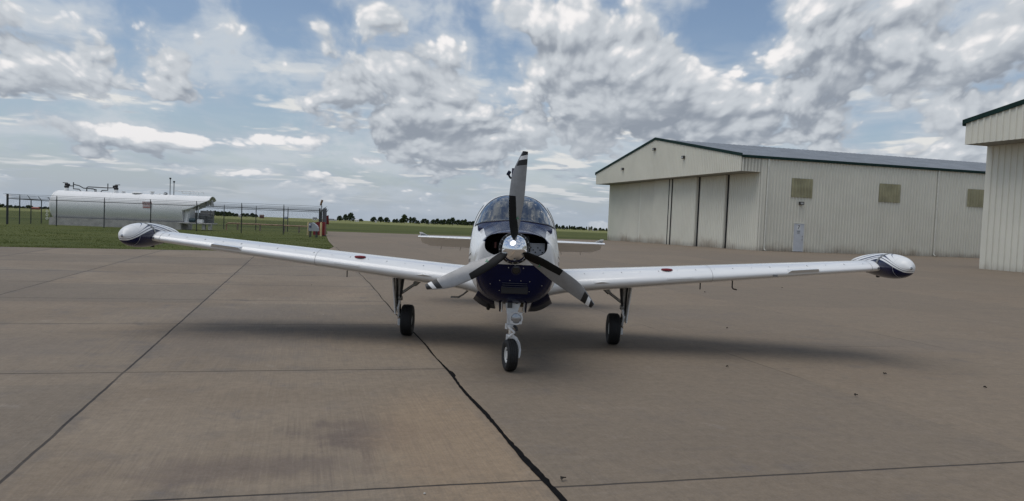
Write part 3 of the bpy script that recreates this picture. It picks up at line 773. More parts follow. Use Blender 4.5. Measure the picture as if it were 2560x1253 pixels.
def windsock():
    p = DEP(804, 520, 95); z0 = gz(p.x, p.y)
    t = thing('windsock', 'drooping faded orange windsock on a slim pole', 'windsock', (p.x, p.y, z0))
    ztop = DEP(804.5, 500, 95).z - z0
    m = MB(); m.tube([(0, 0, -.2), (0, 0, ztop)], .05, 8); m.build('pole', GALV, t)
    c = simple('faded orange cloth', (.27, .15, .08), .85, amt=.2)
    m = MB(); m.tube([(.06, 0, ztop), (.02, 0, ztop - .18), (-.08, 0, ztop - .45), (-.17, 0, ztop - .72)], [.13, .14, .12, .08], 12); m.build('sock', c, t, True)
windsock()
# ---------------------------------------------------------------- far trees and buildings
def m_leaf(a, b_):
    def f(t, b):
        n = t.noise(t.coord(), .6, 3, .5); r = t.white(t.scale(t.coord(), 2.0))
        t.put(b.inputs['Base Color'], t.mix(t.ss(n * .6 + r * .4, .25, .75), a, b_)); b.inputs['Specular IOR Level'].default_value = .1
    return f
LEAF = [mat('dark foliage', (.02, .03, .012), .9, fn=m_leaf((.034, .050, .032), (.072, .092, .048))),
        mat('green foliage', (.03, .045, .014), .9, fn=m_leaf((.03, .046, .016), (.075, .095, .034)))]
BARK = simple('bark', (.06, .048, .036), .9)
def crown_mesh(seed, lobes, n, tall):
    r = np.random.default_rng(seed); vs = []; fs = []
    for _ in range(n):
        c, rad = lobes[r.integers(len(lobes))]
        v = r.normal(size=3); v /= np.linalg.norm(v); rr = rad * (.55 + .5 * r.random() ** .6)
        p = np.array(c) + v * rr * np.array([1, 1, tall])
        if p[2] < .06: p[2] = .06 + .08 * r.random()
        s = .045 + .05 * r.random()
        a = r.normal(size=3); a /= np.linalg.norm(a); b = np.cross(a, r.normal(size=3)); b /= np.linalg.norm(b)
        k = len(vs); vs += [p - a * s, p + b * s * .8, p + a * s, p - b * s * .8]; fs.append((k, k + 1, k + 2, k + 3))
    return vs, fs
KINDS = []
specs = [ # unit height 1: lobes (centre, radius)
    ([((0, 0, .52), .36), ((-.15, .05, .36), .28), ((.17, 0, .38), .28), ((0, 0, .74), .22)], 520, .95),
    ([((0, 0, .46), .32), ((-.22, 0, .34), .26), ((.22, 0, .32), .28), ((.05, 0, .72), .22), ((-.1, 0, .66), .2)], 560, 1.0),
    ([((0, 0, .45), .22), ((.02, 0, .66), .17), ((0, 0, .84), .10)], 360, 1.3),
    ([((-.3, 0, .33), .28), ((0, 0, .46), .34), ((.3, .1, .34), .29), ((.12, 0, .64), .22), ((-.15, 0, .6), .24)], 620, .85)]
def make_tree(kind, leaf):
    lobes, n, tall = specs[kind]
    t = thing('tree', 'tree', 'tree')
    vs, fs = crown_mesh(kind * 7 + leaf, lobes, n, tall); raw('crown', vs, fs, LEAF[leaf], t)
    m = MB(); m.tube([(0, 0, -.05), (.01, 0, .2), (0, .01, .45), (.01, 0, .7)], [.035, .028, .02, .008], 7)
    m.tube([(.01, 0, .28), (.12, .03, .5)], [.015, .006], 5); m.tube([(0, 0, .32), (-.13, -.02, .52)], [.015, .006], 5); m.tube([(0, 0, .36), (.02, .12, .55)], [.012, .005], 5); m.build('trunk', BARK, t)
    return t
_proto = {}
def place_tree(px, w, h, label, dist=None, kind=None, group=None):
    dist = dist or 620 + 160 * random.random(); r = ray(px, 560); dirn = Vector((r.x, r.y, 0)) / r.y
    p = dirn * dist; p.z = gz(p.x, p.y)
    hm, wm = h * dist / FPX * 1.08, w * dist / FPX
    if kind is None: kind = 2 if w < h * .6 else (3 if w > h * 1.25 else random.choice((0, 1)))
    leaf = 0 if random.random() < .62 else 1
    if (kind, leaf) not in _proto: t = _proto[(kind, leaf)] = make_tree(kind, leaf)
    else:
        s = _proto[(kind, leaf)]; t = s.copy(); COL.objects.link(t)
        for c in s.children:
            k = c.copy(); COL.objects.link(k); k.parent = t
    natural = {0: .80, 1: .92, 2: .46, 3: 1.16}[kind]
    t.location = p; t.scale = (wm / natural, wm / natural, hm / .98); t.rotation_euler = (0, 0, random.random() * .5 - .25)
    tag(t, label, 'tree', group)
ORD = ['leftmost', 'second', 'third', 'fourth', 'fifth', 'sixth', 'seventh', 'eighth', 'ninth', 'tenth', 'eleventh', 'twelfth', 'thirteenth', 'fourteenth', 'fifteenth', 'sixteenth', 'seventeenth', 'eighteenth', 'nineteenth', 'twentieth', 'twenty-first', 'twenty-second', 'twenty-third', 'twenty-fourth']
def row(items, where, group, **kw):
    n = len(items)
    for i, (x, w, h) in enumerate(items):
        look = 'tall' if h >= 16 else ('slim' if w < h * .6 else ('broad' if w > h * 1.25 else 'round'))
        o = ORD[i] if i == 0 else (ORD[i] + ' from left' if i < n - 1 else 'rightmost')
        place_tree(x, w, h, f'{look} distant tree, {o} {where}', group=group, **kw)
row([(849, 15, 13), (863, 13, 17), (876.4, 20, 22), (902, 12, 8)], 'in the clump just right of the red panel', 'trees by the red panel')
row([(934, 17, 14), (951, 15, 14), (966.4, 17, 14)], 'of the three dark trees standing apart', 'three trees standing apart')
row([(985, 10, 10), (991.7, 9, 11), (1001, 10, 11), (1010.7, 18, 22), (1025.4, 9, 16), (1034.6, 17, 16), (1045, 10, 9), (1060.6, 20, 15), (1069, 10, 12), (1083, 15, 13), (1093, 14, 15), (1102.8, 13, 13),
     (1111, 13, 14), (1121, 13, 16), (1131, 18, 19), (1145, 17, 14), (1155, 15, 14), (1163, 13, 16), (1173, 17, 13), (1183, 14, 12), (1196, 16, 13)], 'in the grove left of the airplane', 'grove left of the airplane')
row([(1380, 12, 12), (1392, 9, 13), (1399, 6, 9), (1408, 12, 11), (1417.7, 7, 9), (1424, 5, 11), (1430, 9, 9), (1436, 9, 10), (1445, 13, 9), (1452, 15, 10), (1460.5, 11, 8)], 'in the row right of the airplane', 'row right of the airplane')
row([(1467, 4, 9), (1475.5, 3.5, 9), (1479.6, 5, 10), (1488, 8, 8), (1492, 5, 7), (1501, 10, 8), (1509, 9, 7), (1517, 6, 8)], 'among the small houses by the hangar', 'trees by the houses')
row([(-4, 14, 12), (6, 12, 10), (17, 10, 8), (26, 14, 9), (38, 10, 8), (47, 12, 8), (58, 10, 7), (70, 14, 11), (78, 9, 8), (100, 16, 7), (112, 14, 8), (124, 14, 8)], 'behind the left end of the fence', 'trees behind the left fence')
row([(508, 15, 12), (517, 14, 13), (527, 15, 12), (536, 14, 13), (545, 15, 12), (554, 15, 13), (563, 14, 12), (572, 15, 12), (581, 14, 11), (590, 14, 10), (607, 15, 11), (617, 14, 11), (630, 12, 11), (638, 13, 10)], 'in the wood right of the fuel tank', 'wood right of the fuel tank')
def place_pt(px, dist):
    r = ray(px, 560); p = Vector((r.x, r.y, 0)) / r.y * dist; p.z = gz(p.x, p.y); return p
def house(px, w, h, dist, wallc, roofc, label, spire=0):
    p = place_pt(px, dist); s = dist / FPX; W, Hh = w * s, h * s; D_ = W * .6
    t = thing('house', label, 'building', tuple(p), random.random() * .4 - .2)
    hw = Hh * (.62 if not spire else .55)
    m = MB(); m.box((0, 0, hw / 2 - .3), (W, D_, hw + .6)); wo = m.build('wall', simple('far wall', wallc, .8), t)
    m = MB(); m.prism([(-W * .54, -D_ * .56, hw), (-W * .54, D_ * .56, hw), (-W * .54, 0, Hh)], (W * 1.08, 0, 0)); m.build('roof', simple('far roof', roofc, .8), t)
    k = max(2, int(W / 4))
    for i in range(k):
        q = MB(); q.box((-W / 2 + W * (i + .5) / k, -D_ / 2 - .02, hw * .5), (W / k * .35, .06, hw * .35)); q.build('window', simple('far window', (.05, .06, .08), .3), t)
    if spire:
        m = MB(); m.box((-W * .3, 0, Hh * .6), (W * .26, W * .26, Hh * 1.2)); m.lathe([(W * .16, Hh * 1.2), (W * .05, spire * s * .75), (0, spire * s)], 'Z', 8, (-W * .3, 0, 0)); m.build('steeple', simple('steeple', (.34, .31, .26), .7), t)
house(828, 12, 5, 640, (.55, .54, .5), (.08, .09, .11), 'low white building with dark roof just right of the red panel')
house(838, 8, 4, 660, (.62, .6, .56), (.3, .3, .3), 'small white building left of the first clump of trees')
house(892, 9, 6.5, 640, (.70, .69, .66), (.55, .55, .55), 'white shed between the tall tree and a small bush')
house(787, 10, 7, 600, (.60, .59, .57), (.10, .11, .13), 'pale house seen just left of the gate posts')
house(654, 10, 9, 560, (.17, .07, .055), (.12, .08, .07), 'red brick block on the horizon beyond the fence')
house(715, 8, 6, 600, (.28, .32, .37), (.24, .27, .32), 'blue grey shed on the horizon beyond the fence')
house(600, 8, 5, 620, (.5, .48, .44), (.3, .28, .26), 'pale low building at the end of the distant wood')
house(89, 16, 6, 560, (.24, .07, .05), (.30, .10, .07), 'long red roofed building beyond the left fence')
house(1474, 5, 8, 700, (.38, .35, .29), (.22, .2, .18), 'tan church with a steeple among the distant trees', 15)
house(1483, 4, 5, 690, (.62, .6, .56), (.3, .28, .26), 'narrow pale house right of the distant church')
house(1490, 8, 5, 690, (.60, .57, .52), (.28, .25, .22), 'wide pale house right of the distant church')
house(939.5, 4, 5, 610, (.66, .64, .6), (.4, .4, .4), 'tiny white house between the first two standing apart trees')
# ---------------------------------------------------------------- the airplane (local x to the right of the photo, y aft, z up; origin between the main wheels)
PAINT_N = (.006, .0085, .042)
PAINT_W = (.80, .80, .785)
def m_white(t, b):
    n = t.noise(t.coord(), 2.5, 5, .6)
    t.put(b.inputs['Base Color'], t.mix(t.ss(n, .35, .75) * .5, PAINT_W, (.72, .72, .71)))
    b.inputs['Roughness'].default_value = .22; b.inputs['Coat Weight'].default_value = .7; b.inputs['Coat Roughness'].default_value = .05
AW = mat('white aircraft paint', PAINT_W, .22, fn=m_white)
AN = mat('navy aircraft paint', tuple(k * .6 for k in PAINT_N), .3, 0, None, .1, .25)
def m_fuse(t, b):
    c = t.coord(); x, y, z = t.xyz(c); ax = x.abs()
    # navy top of the cowl, down to a sweeping edge; navy chin; grey side stripes
    top = z.gt(1.462 + (y + 2.44).max(0.0) * .098) * y.lt(-.83)
    chin = z.lt(1.225 - (y + 2.3).max(0.0) * .30) * y.lt(-1.02) * ax.lt(.425)
    line = 1.30 - (y + 2.0) * .085
    s1 = (z - line - .02 * t.m('SINE', y * 2.0)).abs().lt(.014); s2 = (z - line + .07).abs().lt(.022); s3 = (z - line + .13).abs().lt(.008)
    stripes = s1.max(s2).max(s3) * y.gt(-1.75) * ax.gt(.3)
    col = t.mix(stripes, PAINT_W, (.10, .105, .13)); col = t.mix(top.max(chin), col, PAINT_N); t.put(b.inputs['Specular IOR Level'], .32 - .2 * chin); t.put(b.inputs['Coat Weight'], .12 - .12 * chin)
    # inside of the cabin
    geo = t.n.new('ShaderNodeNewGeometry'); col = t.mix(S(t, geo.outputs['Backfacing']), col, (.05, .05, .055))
    t.put(b.inputs['Base Color'], col); b.inputs['Roughness'].default_value = .2
    b.inputs['Coat Roughness'].default_value = .04
FUSE = mat('fuselage paint', PAINT_W, .2, fn=m_fuse)
def m_pod(t, b):
    c = t.coord(); x, y, z = t.xyz(c)
    f = (-.14 - y).max(0.0)
    zz = z + t.m('SINE', x * 6.0) * .0
    hgt = zz - (.088 - f * f * .40 - (y + .2).max(0.0) * .20)
    tp = t.ss(y, -.62, -.15)
    sA = (hgt - .024).abs().lt(.0035 + .002 * tp); sB = (hgt - .048 - .006 * tp).abs().lt(.001 + .010 * tp); sC = (hgt - .085 - .012 * tp).abs().lt(.006 * tp)
    col = t.mix(sA.max(sB).max(sC), PAINT_W, (.085, .09, .125)); col = t.mix(hgt.lt(0.0), col, PAINT_N)
    t.put(b.inputs['Base Color'], col); b.inputs['Roughness'].default_value = .2; b.inputs['Specular IOR Level'].default_value = .3; b.inputs['Coat Weight'].default_value = .12; b.inputs['Coat Roughness'].default_value = .04
POD = mat('tip tank paint', PAINT_W, .2, fn=m_pod)
CHROME = mat('polished spinner', (.86, .86, .87), .06, 1.0)
def m_blade(t, b):
    n = t.noise(t.coord(), 7.0, 6, .65)
    t.put(b.inputs['Base Color'], t.mix(t.ss(n, .3, .7), (.23, .232, .235), (.285, .288, .29))); b.inputs['Roughness'].default_value = .38; b.inputs['Metallic'].default_value = .25
BLADE = mat('grey blade paint', (.3, .3, .3), .38, fn=m_blade)
BLK = simple('black blade paint', (.012, .012, .012), .45)
RUB = mat('black rubber', (.006, .006, .006), .6, fn=worn((.006, .006, .006), .3, 20), spec=.2)
TYRE = mat('tyre rubber', (.011, .011, .011), .7, fn=worn((.012, .012, .0125), .35, 12.0))
GEARW = simple('white gear paint', (.70, .70, .69), .35, amt=.14, sc=9)
GEARG = simple('oily grey metal', (.31, .30, .28), .45, .5, amt=.35, sc=14)
DGEAR = simple('dark metal', (.035, .035, .036), .5, .4)
RIM = simple('white wheel rim', (.66, .66, .64), .4)
REDC = simple('red fuel cap', (.20, .012, .018), .6)
GREYP = simple('grey strap tape', (.20, .205, .20), .5)
def m_glass(t, b):
    t.n.remove(b); o = t.n['Material Output']
    g = t.n.new('ShaderNodeBsdfGlossy'); g.inputs['Roughness'].default_value = .01; g.inputs['Color'].default_value = (.95, .96, .97, 1)
    tr = t.n.new('ShaderNodeBsdfTransparent'); tr.inputs['Color'].default_value = (.60, .60, .585, 1)
    fr = t.n.new('ShaderNodeFresnel'); fr.inputs['IOR'].default_value = 1.65
    mx = t.n.new('ShaderNodeMixShader'); t.put(mx.inputs[0], (S(t, fr.outputs[0]) * 1.5 + .05).cl()); t.l.new(tr.outputs[0], mx.inputs[1]); t.l.new(g.outputs[0], mx.inputs[2]); t.l.new(mx.outputs[0], o.inputs[0])
GLASS = mat('tinted acrylic', fn=m_glass)
LAMPG = mat('lamp glass', (.35, .36, .37), .08, .6)

YAW = .0125
ORIG = Vector((.243, 10.44, 0))
PL_ = thing('airplane', 'white and navy single engine airplane with three grey propeller blades parked on the apron', 'airplane', tuple(ORIG), -YAW)

# ---- fuselage surface: stations (y, top z, bottom z, half width, z of max width, exponent)
ST = np.array([(-2.05, 1.603, .755, .462, 1.20, 2.25), (-1.80, 1.622, .712, .510, 1.20, 2.25), (-1.5, 1.650, .685, .545, 1.20, 2.3), (-1.22, 1.688, .672, .565, 1.20, 2.35),
    (-1.0, 1.800, .670, .572, 1.20, 2.45), (-.8, 1.905, .672, .578, 1.21, 2.5), (-.6, 1.985, .678, .582, 1.22, 2.55), (-.42, 2.028, .685, .585, 1.23, 2.6), (-.1, 2.052, .695, .585, 1.24, 2.65),
    (.4, 2.050, .71, .575, 1.25, 2.65), (.9, 2.015, .74, .55, 1.26, 2.6), (1.5, 1.92, .80, .48, 1.28, 2.5), (2.2, 1.79, .89, .38, 1.29, 2.4), (3.0, 1.66, 1.0, .27, 1.30, 2.3), (3.8, 1.55, 1.09, .19, 1.31, 2.2), (4.6, 1.46, 1.18, .11, 1.32, 2.1), (5.1, 1.40, 1.25, .03, 1.325, 2.0)])
def pchip(x, xs, ys):
    h = np.diff(xs); dl = np.diff(ys) / h; m = np.zeros_like(ys)
    for i in range(1, len(xs) - 1):
        if dl[i - 1] * dl[i] > 0:
            w1, w2 = 2 * h[i] + h[i - 1], h[i] + 2 * h[i - 1]; m[i] = (w1 + w2) / (w1 / dl[i - 1] + w2 / dl[i])
    m[0], m[-1] = dl[0], dl[-1]
    i = int(np.clip(np.searchsorted(xs, x) - 1, 0, len(xs) - 2)); s = (x - xs[i]) / h[i]
    return ((1 + 2 * s) * (1 - s) ** 2 * ys[i] + s * (1 - s) ** 2 * h[i] * m[i] + s * s * (3 - 2 * s) * ys[i + 1] + s * s * (s - 1) * h[i] * m[i + 1])
def section(y): return [float(pchip(y, ST[:, 0], ST[:, k])) for k in range(1, 6)]
def sec_pt(y, th, sec=None):
    zt, zb, hw, zm, n = sec or section(y); c, s = math.cos(th), math.sin(th)
    nb = 2.35
    e = n if s >= 0 else nb
    x = hw * math.copysign(abs(c) ** (2 / e), c); z = zm + ((zt - zm) if s >= 0 else (zm - zb)) * math.copysign(abs(s) ** (2 / e), s)
    return Vector((x, y, z))
def surf(y, th, off=0.0):
    p = sec_pt(y, th)
    if off:
        a = sec_pt(y, th + .01) - sec_pt(y, th - .01); b = sec_pt(y + .01, th) - sec_pt(y - .01, th)
        n = a.cross(b).normalized()
        if n.dot(p - Vector((0, y, 1.25))) < 0: n = -n
        p = p + n * off
    return p
# glazing outlines in (y, theta)
def ws_bounds(s):            # windscreen, s in -1..1 across
    return -1.20 + .38 * abs(s) ** 2.4, -.40 - .40 * abs(s) ** 2.0
def ws_th(s): return PI / 2 - s * math.radians(60.5)
def in_ws(y, th, e=0.0):
    s = (PI / 2 - th) / math.radians(60.5)
    if abs(s) > 1 - e * 1.4: return False
    a, b = ws_bounds(s); return a + e < y < b - e
SIDE = [(-.50, .33, math.radians(9), math.radians(47)), (.40, 1.05, math.radians(9), math.radians(46)), (1.12, 1.50, math.radians(12), math.radians(36))]
def in_side(y, th, e=0.0):
    for y0, y1, a, b in SIDE:
        t_ = th if th <= PI / 2 else PI - th
        lean = .22 * (t_ - a) / (b - a) if y0 < 0 else 0
        if y0 + lean + e < y < y1 - e and a + e * 1.6 < t_ < b - e * 1.6: return True
    return False
def build_fuselage():
    ys = list(np.arange(-2.05, -1.3, .04)) + list(np.arange(-1.3, 1.7, .0125)) + list(np.linspace(1.7, 5.1, 46))
    NT = 240; ths = [2 * PI * i / NT for i in range(NT)]
    vs = []; fs = []
    for y in ys:
        sec = section(y)
        for th in ths: vs.append(sec_pt(y, th, sec))
    nr = len(ys)
    hole = np.zeros((nr, NT), bool)
    for j, y in enumerate(ys):
        if -1.3 < y < 1.7:
            for i in range(NT // 2 + 1): hole[j, i] = in_ws(y, ths[i], .004) or in_side(y, ths[i], .006)
    for j in range(nr - 1):
        for i in range(NT):
            k = (i + 1) % NT
            if hole[j, i] and hole[j, k] and hole[j + 1, i] and hole[j + 1, k]: continue
            fs.append((j * NT + i, (j + 1) * NT + i, (j + 1) * NT + k, j * NT + k))
    # nose bowl: from the air intake mouth outwards to the first station
    base = [sec_pt(-2.05, th) for th in ths]
    def mouth(th):
        c, s = math.cos(th), math.sin(th)
        return Vector((.335 * math.copysign(abs(c) ** (2 / 3.2), c), -2.55, 1.435 + (.128 if s > 0 else .128) * math.copysign(abs(s) ** (2 / 2.7), s)))
    ring0 = len(vs); K = 14; prev = None
    # match the two curves by direction from the mouth centre so that the skin does not twist
    for q in range(K + 1):
        lam = q / K
        for i, th in enumerate(ths):
            m_, b_ = mouth(th), base[i]
            out = math.sin(lam * PI / 2) ** .92; fwd = 1 - math.cos(lam * PI / 2)
            p = Vector((m_.x + (b_.x - m_.x) * out, m_.y + (b_.y - m_.y) * fwd, m_.z + (b_.z - m_.z) * out))
            vs.append(p)
    for q in range(K):
        for i in range(NT):
            k = (i + 1) % NT
            fs.append((ring0 + q * NT + i, ring0 + (q + 1) * NT + i, ring0 + (q + 1) * NT + k, ring0 + q * NT + k))
    o = raw('fuselage', vs, fs, FUSE, PL_, True)
    bm = bmesh.new(); bm.from_mesh(o.data); bmesh.ops.remove_doubles(bm, verts=bm.verts[:], dist=.0004); bmesh.ops.recalc_face_normals(bm, faces=bm.faces[:]); 
    far = max(bm.faces, key=lambda f: f.calc_center_median().z)
    if far.normal.z < 0: bmesh.ops.reverse_faces(bm, faces=bm.faces[:])
    bm.to_mesh(o.data); bm.free(); o.data.polygons.foreach_set('use_smooth', [True] * len(o.data.polygons)); o.data.update()
    # intake: dark duct behind the mouth with baffles
    vs = []; fs = []; rings = ((1.0, -2.55), (1.02, -2.51), (1.0, -2.36), (.96, -2.12))
    for sc, y in rings:
        for th in ths[::4]:
            m_ = mouth(th); vs.append((m_.x * sc, y, 1.435 + (m_.z - 1.435) * sc))
    n = len(ths[::4])
    for q in range(len(rings) - 1):
        for i in range(n): fs.append((q * n + i, q * n + (i + 1) % n, (q + 1) * n + (i + 1) % n, (q + 1) * n + i))
    fs.append(tuple((len(rings) - 1) * n + i for i in range(n)))
    duct = raw('air_intake', vs, fs, simple('intake black', (.012, .012, .013), .6), PL_, True)
    m = MB(); m.box((.215, -2.40, 1.385), (.20, .012, .12)); m.box((.215, -2.36, 1.452), (.20, .08, .012)); m.build('baffle', simple('pale baffle', (.62, .62, .64), .45, amt=.15, sc=12), duct)
    for i in range(7):
        m = MB(); m.lathe([(0, -.004), (.008, -.004), (.008, .004), (0, .004)], 'Y', 8, (.14 + .025 * i, -2.409, 1.36 + .05 * ((i * 5) % 3) / 2)); m.build('rivet', DGEAR, duct)
    m = MB(); m.box((-.222, -2.38, 1.42), (.028, .03, .07), bev=.006); m.build('fitting', simple('red brown fitting', (.22, .07, .05), .5), duct)
    m = MB(); m.tube([(-.31, -2.3, 1.36), (-.27, -2.28, 1.47), (-.2, -2.28, 1.51), (-.1, -2.28, 1.52)], .018, 8); m.build('hose', RUB, duct)
    m = MB(); m.box((.12, -2.38, 1.47), (.05, .05, .13)); m.build('cylinder_fin', DGEAR, duct)
    return o
build_fuselage()
def patch(name, bounds, th_of, ns, ny, off, m, parent, edge=None, thick=0):
    vs = []; fs = []
    for i in range(ns + 1):
        s = -1 + 2 * i / ns; y0, y1 = bounds(s)
        for j in range(ny + 1): vs.append(surf(y0 + (y1 - y0) * j / ny, th_of(s), off))
    for i in range(ns):
        for j in range(ny): fs.append((i * (ny + 1) + j, (i + 1) * (ny + 1) + j, (i + 1) * (ny + 1) + j + 1, i * (ny + 1) + j + 1))
    return raw(name, vs, fs, m, parent, True)
def frame_loop(name, loop, w, off, m, parent):
    """a band of width w just inside and outside a closed (y, theta) loop"""
    P3 = [surf(y, th, off) for y, th in loop]; n = len(P3); cen = sum(P3, Vector()) / n; mb = MB(); vs = []
    for i in range(n):
        t_ = (P3[(i + 1) % n] - P3[i - 1]).normalized(); y, th = loop[i]
        nn = (surf(y, th, .02) - surf(y, th)).normalized(); side = t_.cross(nn).normalized()
        if side.dot(cen - P3[i]) < 0: side = -side
        vs += [P3[i] - side * w * .25, P3[i] - side * w * .2 + nn * .004, P3[i] + side * w * .75 + nn * .004, P3[i] + side * w * .8]
    fs = []
    for i in range(n):
        k = (i + 1) % n
        for j in range(3): fs.append((4 * i + j, 4 * k + j, 4 * k + j + 1, 4 * i + j + 1))
    return raw(name, vs, fs, m, parent, True)
ws = patch('windshield', ws_bounds, ws_th, 72, 18, .003, GLASS, PL_)
SS = [-1 + 2 * i / 60 for i in range(61)]
loop = [(ws_bounds(s)[0], ws_th(s)) for s in SS] + [(ws_bounds(s)[1], ws_th(s)) for s in SS[::-1]]
frame_loop('windshield_frame', loop, .018, .003, simple('dark glazing seal', (.035, .037, .042), .4), ws)
for y0, y1, a, b in SIDE:
    for sgn in (1, -1):
        mid, half = (a + b) / 2, (b - a) / 2
        tf = (lambda s, mid=mid, half=half, sgn=sgn: (mid + half * s) if sgn > 0 else PI - (mid + half * s))
        bd = (lambda s, y0=y0, y1=y1: (y0 + (.11 * (s + 1) if y0 < 0 else 0), y1))
        w = patch('side_window', bd, tf, 16, 12, .003, GLASS, PL_)
        ss = [-1 + 2 * i / 14 for i in range(15)]; yy = [i / 14 for i in range(1, 14)]
        lp = [(bd(s)[0], tf(s)) for s in ss] + [(bd(1)[0] + (bd(1)[1] - bd(1)[0]) * v, tf(1)) for v in yy] + [(bd(s)[1], tf(s)) for s in ss[::-1]] + [(bd(-1)[0] + (bd(-1)[1] - bd(-1)[0]) * v, tf(-1)) for v in yy[::-1]]
        frame_loop('window_seal', lp, .022, .003, simple('dark glazing seal', (.035, .037, .042), .4), w)
def interior():
    m = MB(); m.box((0, .3, .98), (.95, 2.9, .03)); m.build('cabin_floor', simple('dark carpet', (.03, .03, .035), .9), PL_)
    m = MB(); m.prism([(-.46, -1.22, 1.55), (.46, -1.22, 1.55), (.50, -.70, 1.60), (-.50, -.70, 1.60)], (0, 0, .035)); m.box((0, -.71, 1.42), (.98, .05, .36)); m.build('glareshield', simple('navy glareshield', (.012, .016, .05), .8), PL_)
    lea = simple('grey leather', (.12, .115, .11), .55)
    for x in (-.25, .25):
        for y in (-.02, 1.05):
            m = MB(); m.box((x, y, 1.16), (.42, .46, .14), bev=.04); m.box((x, y + .26, 1.46), (.42, .12, .56), rotz(0), bev=.05); so_ = m.build('seat', lea, PL_, True)
            m = MB(); m.box((x, y + .27, 1.82), (.24, .09, .16), bev=.04); m.build('headrest', lea, so_, True)
    m = MB(); m.box((0, 1.72, 1.35), (.8, .03, .9)); m.build('bulkhead', simple('cabin rear panel', (.06, .058, .055), .8), PL_)
    m = MB(); m.tube([(-.25, -.72, 1.45), (-.25, -.5, 1.45)], .018, 8); m.tube([(-.40, -.5, 1.52), (-.40, -.5, 1.42), (-.32, -.5, 1.40), (-.18, -.5, 1.40), (-.10, -.5, 1.42), (-.10, -.5, 1.52)], .016, 8); m.build('control_yoke', RUB, PL_)
interior()

